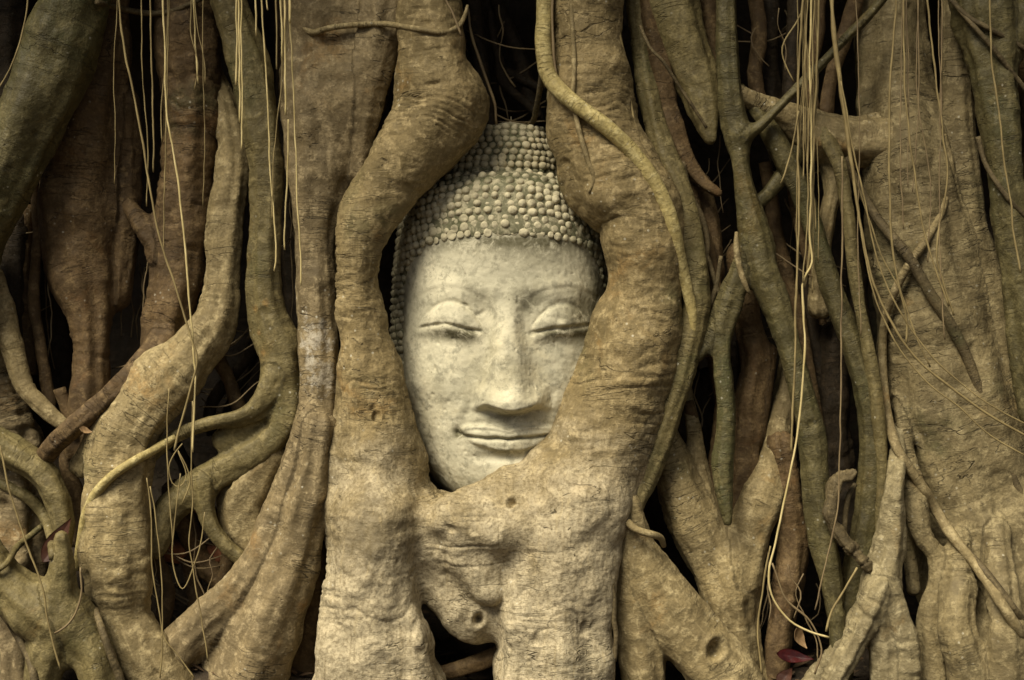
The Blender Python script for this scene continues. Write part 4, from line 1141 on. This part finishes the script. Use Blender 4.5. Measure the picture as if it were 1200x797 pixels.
GB = 'rootlets bundled before the dark hollow at the right'
rootlet('darkest rootlet of the bundle, falling straight to the green root', [(941, 0), (936, 73), (935, 147), (936, 270), (932, 370), (932, 418), (927, 530)], 'straw_dim', -.2, GB, 1.35)
rootlet('rootlet of the bundle that loops away at its foot above the red leaf', [(951, 0), (949, 73), (951, 170), (949, 270), (951, 308), (941, 335), (943, 407), (938, 480), (930, 534), (910, 630), (901, 674), (907, 703), (925, 727), (948, 740), (971, 747)], 'straw', -.205, GB, 1.3)
rootlet('rootlet of the bundle closest to the bridging root', [(960, 0), (957, 80), (954, 147), (950, 270), (946, 320), (942, 337)], 'straw_dim', -.2, GB, 1.4)
rootlet('hair thin rootlet inside the bundle, ending at the joint', [(946, 0), (943, 80), (942, 150), (941, 210)], 'straw_dim', -.21, GB, .8)
rootlet('second hair thin rootlet inside the bundle, reaching the kink', [(954, 0), (952, 80), (947, 160), (946, 250), (941, 332)], 'straw_dim', -.21, GB, .8)
rootlet('curled rootlet beside the top of the bundle', [(941, 10), (932, 29), (920, 48), (917, 62), (922, 78), (931, 96)], 'straw_dim', -.18, GB)
rootlet('wispy rootlet drooping from the bundle under the bridging root', [(936, 130), (930, 165), (922, 195), (915, 215)], 'straw_dim', -.2, GB)
GS = 'strands sagging across the great root'
rootlet('thickest strand sagging from the bridging root over the great root', [(975, 0, 2.5), (978, 44, 2.8), (989, 128, 2.8), (1002, 220, 2), (1008, 262, 1.6), (1022, 326, 1.5), (1044, 377, 1.5), (1072, 418, 1.4), (1119, 458, 1.4), (1160, 487, 1.4), (1204, 512, 1.4)], 'straw_dim', -.22, GS)
rootlet('strand sagging lowest of the three over the great root', [(983, 85), (992, 150), (1003, 225), (1012, 290), (1026, 350), (1052, 405), (1085, 447), (1125, 478), (1160, 510), (1204, 535)], 'straw_dim', -.22, GS, .95)
rootlet('strand sagging highest of the three over the great root', [(986, 95), (997, 160), (1012, 230), (1030, 310), (1055, 365), (1090, 415), (1130, 452), (1170, 480), (1204, 498)], 'straw_dim', -.225, GS, .95)
rootlet('strand cutting straight down over the great root to the sagging ones', [(1000, 200), (1030, 290), (1056, 345), (1072, 390), (1090, 430)], 'straw_dim', -.2, GS, .95)
rootlet('thin rootlet hanging straight behind the sagging strands', [(987, 183), (987, 270), (986, 333), (986, 436), (984, 530), (981, 600), (968, 660), (955, 715)], 'thread', -.16, None)
rootlet('pale straight rootlet down the left half of the great root', [(1050, 0), (1046, 60), (1042, 128), (1044, 270), (1053, 333), (1062, 370), (1062, 403)], 'straw_dim', -.18, None, 1.3)
rootlet('pale rootlet down the middle of the great root', [(1059, 0), (1061, 110), (1072, 205), (1083, 270), (1100, 326), (1112, 359)], 'straw_dim', -.18, None, 1.2)
rootlet('thin rootlet wandering down the right side of the great root', [(1087, 0), (1097, 92), (1105, 158), (1110, 210), (1098, 290), (1105, 330), (1118, 370)], 'straw_dim', -.17, None, 1.2)
rootlet('rootlet hanging over the outer green root', [(1160, 0), (1163, 73), (1172, 140), (1175, 180), (1184, 235), (1188, 275), (1196, 320)], 'straw_dim', -.2, None, 1.2)
rootlet('bristly fine rootlet left of the climbing vine at the top', [(548, 10), (552, 40), (562, 70), (570, 95), (580, 122), (582, 146)], 'thread', .02, None, 1.8)
rootlet('thin rootlet along the left edge of the right limb', [(647, 0), (648, 40), (651, 80), (652, 95)], 'thread', -.12, None, 1.6)
rootlet('thin rootlet hooked from the top border to the left limb', [(520, -10), (530, 15), (536, 30), (541, 42)], 'thread', -.16, None, 1.6)
GL = 'tangled threads in the hollow with the bricks'
for lb, pts in (
    ('upright thread at the edge of the hollow with the bricks', [(198, 455), (196, 500), (197, 560), (200, 600), (203, 640)]),
    ('thread falling through the hollow with the bricks to the furrowed foot', [(226, 470), (224, 540), (226, 590), (222, 640), (232, 700), (244, 775)]),
    ('looped thread knotted in the hollow with the bricks', [(214, 520), (205, 532), (198, 548), (201, 566), (211, 570), (218, 556), (213, 538), (209, 528), (218, 545), (222, 565), (214, 590)]),
    ('slack thread curving under the hollow with the bricks', [(172, 560), (177, 610), (178, 660), (184, 700), (192, 745), (206, 765), (228, 795)]),
    ('crossing thread in the hollow with the bricks', [(212, 555), (206, 600), (202, 650), (214, 690), (232, 650), (240, 600)]),
    ('short thread at the foot of the hollow with the bricks', [(176, 570), (184, 620), (190, 680), (190, 750), (188, 795)])):
    rootlet(lb, pts, 'straw_dim', -.13, GL, .8)
rootlet('fine thread lying down over the forked grey root', [(0, 522), (8, 560), (17, 595), (34, 645), (51, 693), (54, 717), (60, 745), (71, 785)], 'straw_dim', -.225, None, 1.2)
rootlet('fine thread running from the curved root to the forked grey root', [(94, 665), (95, 695), (88, 720), (76, 735), (64, 742)], 'thread', -.22, None, 1.2)
rootlet('loose thread trailing left of the red leaf', [(903, 640), (894, 690), (888, 740), (893, 790)], 'straw_dim', -.12, None, 1.2)
rootlet('loose thread drooping from the looping rootlet above the red leaf', [(905, 660), (920, 700), (950, 728), (962, 760), (955, 790)], 'thread', -.12, None, 1.2)
rootlet('bent thread beside the broken twig', [(1004, 665), (990, 690), (975, 715), (968, 740)], 'straw_dim', -.15, None, 1.3)

def shaded(label, group, rows):
    for y, pts in rows:
        tube('shaded_root', label, M['dark'] if y > .09 else M['brown'], y, pts, group=group, cat='root', sides=12, amt=1.4, step=.014)  # the deepest get hollow shade through their bark colour
shaded('slender shaded root in the hollow beside the olive vine', 'shaded roots beside the olive vine', [
    (.06, [(824, 225, 7), (838, 300, 8), (834, 400, 8), (846, 480, 9), (838, 560, 9), (850, 640, 9)]),
    (.10, [(858, 400, 9), (862, 470, 8), (852, 540, 9), (864, 610, 10)]),
    (.05, [(806, 470, 6), (818, 520, 7), (815, 580, 6), (828, 640, 5)]),
    (.12, [(800, 400, 10), (815, 450, 10), (834, 500, 10), (850, 560, 10)])])
shaded('slender shaded root in the tall hollow behind the bundle', 'shaded roots behind the bundle', [
    (.07, [(896, 190, 8), (906, 250, 9), (918, 310, 9), (936, 370, 8), (948, 440, 8), (960, 520, 9)]),
    (.10, [(948, 210, 10), (938, 280, 9), (946, 360, 10), (962, 430, 11), (980, 500, 12)]),
    (.04, [(934, 160, 6), (928, 220, 6), (940, 280, 6), (956, 330, 6), (965, 380, 5)]),
    (.12, [(1000, 230, 12), (1004, 320, 12), (1012, 420, 13), (1028, 520, 13), (1030, 620, 13)])])
shaded('slender shaded root above the jointed green root at the top', 'shaded roots at the upper right', [
    (.06, [(884, -20, 9), (890, 40, 9), (884, 90, 9), (896, 130, 8)]),
    (.04, [(962, -20, 8), (958, 40, 8), (948, 90, 7), (955, 130, 7)]),
    (.05, [(828, -20, 10), (834, 50, 9), (838, 110, 7)])])
shaded('slender shaded root in the hollows behind the curving root', 'shaded roots behind the curving root', [
    (.08, [(236, 395, 8), (262, 432, 9), (280, 478, 9), (296, 520, 9), (290, 560, 8)]),
    (.10, [(205, 520, 9), (222, 560, 9), (215, 610, 9), (200, 660, 10)]),
    (.05, [(242, 590, 7), (268, 640, 8), (258, 690, 9), (240, 740, 9)]),
    (.12, [(300, 400, 8), (282, 430, 7), (262, 452, 7), (246, 480, 8), (250, 510, 8)]),
    (.04, [(182, 650, 8), (196, 690, 9), (190, 740, 9), (200, 790, 9)])])
shaded('slender shaded root in the dark gap left of the swollen root', 'shaded roots left of the swollen root', [
    (.05, [(38, 200, 6), (44, 270, 6), (40, 350, 7), (50, 420, 7), (60, 480, 8)]),
    (.02, [(70, 455, 7), (84, 500, 8), (78, 545, 8), (92, 590, 9), (88, 640, 9)]),
    (.09, [(30, 240, 10), (28, 340, 11), (34, 440, 11)])])
def strands(label, group, n, xa, xb, ya, yb, y, mat):
    for k in range(n):
        x = RNG.uniform(xa, xb); e = RNG.uniform(ya, yb); dx = RNG.normal(0, 7)
        rootlet(label, [(x, 0), (x + dx * .3 + RNG.normal(0, 2), e * .35), (x + dx * .7 + RNG.normal(0, 3), e * .7), (x + dx, e)], mat, y, group, RNG.uniform(.5, .8))
strands('hair thin strand among the bundle before the dark hollow', 'hair thin strands of the bundle', 9, 932, 966, 140, 430, -.19, 'straw_dim')
strands('hair thin strand hanging before the great root', 'hair thin strands before the great root', 8, 1000, 1110, 120, 420, -.17, 'thread')
strands('hair thin strand hanging before the roots at the upper left', 'hair thin strands at the upper left', 9, 130, 350, 60, 300, -.17, 'straw_dim')

# fine dim rootlets that tangle deep in the hollows
def tangle(cx0, cx1, cy0, cy1, n, y0, y1, label, group, mat='thread', hang=.7):
    for k in range(n):
        x = RNG.uniform(cx0, cx1); y = RNG.uniform(y0, y1)
        if RNG.random() < hang:
            a = RNG.uniform(cy0, cy0 + .3 * (cy1 - cy0)); b = RNG.uniform(cy0 + .5 * (cy1 - cy0), cy1)
            m = 5
            xs = x + np.cumsum(RNG.normal(0, (cx1 - cx0) * .09, m))
            pts = [(float(np.clip(xs[i], cx0 - 8, cx1 + 8)), a + (b - a) * i / (m - 1), RNG.uniform(.5, 1.1), y) for i in range(m)]
        else:
            v = RNG.uniform(cy0, cy1); dv = RNG.uniform(-.3, .3) * (cy1 - cy0)
            pts = [(cx0 - 6, v - dv / 2, .7, y + .03), ((cx0 + cx1) / 2, v + RNG.uniform(6, 22), .9, y), (cx1 + 6, v + dv / 2, .7, y + .03)]
        tube('hair_root', label, M[mat], y, pts, group=group, cat='rootlet', sides=5, amt=.3, step=.016, jit=1.3)
tangle(28, 55, 240, 480, 5, .06, .2, 'fine dim rootlet in the dark gap left of the swollen root', 'hair roots left of the swollen root')
tangle(140, 172, 270, 430, 6, .06, .16, 'fine dim rootlet in the gap between the swollen and the ringed root', 'hair roots beside the swollen root')
tangle(240, 300, 370, 500, 8, .02, .2, 'fine dim rootlet in the round hollow beside the forking root', 'hair roots beside the forking root', hang=.4)
tangle(332, 352, 150, 440, 5, .04, .16, 'fine dim rootlet in the narrow gap beside the furrowed root', 'hair roots beside the furrowed root')
tangle(185, 262, 590, 760, 12, -.03, .16, 'fine dim rootlet in the hollow where the old bricks lie', 'hair roots round the old bricks', hang=.6)
tangle(552, 635, 0, 146, 11, .05, .3, 'fine dim rootlet in the hollow above the topknot', 'hair roots above the topknot', hang=.6)
tangle(815, 850, 150, 330, 8, .0, .16, 'fine dim rootlet in the hole under the blunt root', 'hair roots under the blunt root')
tangle(905, 985, 190, 400, 10, .02, .2, 'fine dim rootlet in the tall hollow behind the bundle', 'hair roots behind the bundle')
tangle(808, 850, 430, 600, 8, .02, .2, 'fine dim rootlet in the hollow beside the olive vine', 'hair roots beside the olive vine')
tangle(890, 960, 640, 790, 8, -.04, .12, 'fine dim rootlet in the hollow round the crimson leaf', 'hair roots round the crimson leaf', hang=.85)
tangle(870, 930, 0, 110, 7, .02, .2, 'fine dim rootlet in the hollow right of the jointed root', 'hair roots beside the jointed root')

# ------------------------------------------------------------------ leaves, bricks, litter
def leaf(name, label, px, py, y, L, Wd, rot, mat, curl=.3, cat='leaf'):
    n, m = 12, 6
    V, F = [], []
    for i in range(n + 1):
        t = i / n
        w = Wd * math.sin(math.pi * min(1, t ** .75)) * (1 - .25 * t) + .0006
        for j in range(-m, m + 1):
            s = j / m
            V.append((L * (t - .5), w * s, curl * L * (t - .5) ** 2 + .35 * abs(s) * w + .05 * w * math.sin(t * 19 + s * 3)))
    k = 2 * m + 1
    for i in range(n):
        for j in range(k - 1):
            a = i * k + j
            F.append((a, a + 1, a + k + 1, a + k))
    nv = len(V)                                            # underside, 1 mm below
    V += [(x, yy, z - .0012) for x, yy, z in V]
    F += [(d + nv, c + nv, b + nv, a + nv) for a, b, c, d in F]
    rim = [i * k for i in range(n + 1)] + [n * k + j for j in range(1, k)] + [i * k + k - 1 for i in range(n - 1, -1, -1)] + [j for j in range(k - 2, 0, -1)]
    for a, b in zip(rim, rim[1:] + rim[:1]):
        F.append((b, a, a + nv, b + nv))
    o = mesh_obj(name, np.array(V), F, M[mat])
    o.location = at(px, py, y); o.rotation_euler = [math.radians(a) for a in rot]
    tag(o, label, cat)
    return o
leaf('fallen_leaf', 'bright crimson fallen leaf lying at the foot of the wrinkled root', 931, 770, -.06, .085, .017, (62, 8, -4), 'leaf_red')
leaf('fallen_leaf', 'curled tan leaf propped upright above the crimson leaf', 936, 748, -.02, .055, .016, (70, 62, 12), 'leaf_tan', .8)
leaf('fallen_leaf', 'rusty curled leaf at the bottom beside the crimson one', 921, 793, -.08, .05, .018, (60, -50, 0), 'leaf_rust', .7)
leaf('fallen_leaf', 'dark red dry leaf stuck between the cracked root and the curving root', 68, 633, -.12, .115, .024, (78, -58, 10), 'leaf_rust', .3)
leaf('fallen_leaf', 'small tan leaf scrap caught in the gap left of the climbing threads', 100, 505, -.11, .03, .010, (50, 20, 30), 'leaf_tan', .5)

def brick(label, px, py, y, sx, sy, sz, rot):
    n = 7
    V, F = [], []
    idx = {}
    def vid(a, b, c):
        key = (a, b, c)
        if key not in idx:
            p = np.array([a / n - .5, b / n - .5, c / n - .5])
            r = np.abs(p) ** 5
            p = p / (2 * (r.sum() ** .2)) * 1.0 if np.abs(p).max() > .499 else p
            idx[key] = len(V); V.append(p * np.array([sx, sy, sz]) * 1.0)
        return idx[key]
    for f in range(6):
        axis, side = f // 2, (f % 2) * n
        for i in range(n):
            for j in range(n):
                q = []
                for (a, b) in ((i, j), (i + 1, j), (i + 1, j + 1), (i, j + 1)):
                    c = [0, 0, 0]; c[axis] = side; c[(axis + 1) % 3] = a; c[(axis + 2) % 3] = b
                    q.append(vid(*c))
                F.append(tuple(q) if side else tuple(q[::-1]))
    V = np.array(V)
    V = V + (noise(V * 40 + px)[:, None] * .010) * np.sign(V)
    o = mesh_obj('brick', V, F, M['brick'])
    o.location = at(px, py, y); o.rotation_euler = [math.radians(a) for a in rot]
    tag(o, label, 'brick', 'old bricks in the hollow')
brick('flat old brick highest in the hollow under the curved strand', 238, 609, .16, .055, .09, .028, (12, 8, 25))
brick('larger orange brick under the bulb shaped root end', 266, 643, .12, .085, .10, .045, (10, -6, -15))
brick('rounded brick lump behind the tangled threads', 202, 643, .10, .062, .07, .05, (25, 15, 40))

def litter():
    V, F = [], []
    n = 900
    for _ in range(n):
        x = RNG.uniform(-1.3, 1.3); y = RNG.uniform(-.2, .6)
        if x > -.2 and RNG.random() < .4: x = RNG.uniform(.2, 1.0)
        z = float(ground_h(np.array([x]), np.array([y]))[0]) + RNG.uniform(.0, .012)
        L, W = RNG.uniform(.02, .06), RNG.uniform(.006, .018)
        a = RNG.uniform(0, 2 * math.pi); tx, ty = RNG.normal(0, .35, 2)
        ca, sa = math.cos(a), math.sin(a)
        b = len(V)
        for (p, q) in ((-.5, 0), (-.15, -.5), (.2, -.45), (.5, 0), (.2, .45), (-.15, .5)):
            lx, ly = p * L, q * W
            V.append((x + ca * lx - sa * ly, y + sa * lx + ca * ly, z + lx * tx + ly * ty + abs(q) * W * .4))
        F += [(b, b + 1, b + 2, b + 3), (b, b + 3, b + 4, b + 5)]
    o = mesh_obj('leaf_litter', np.array(V), F, M['litter'], smooth=False)
    o['kind'] = 'stuff'
litter()
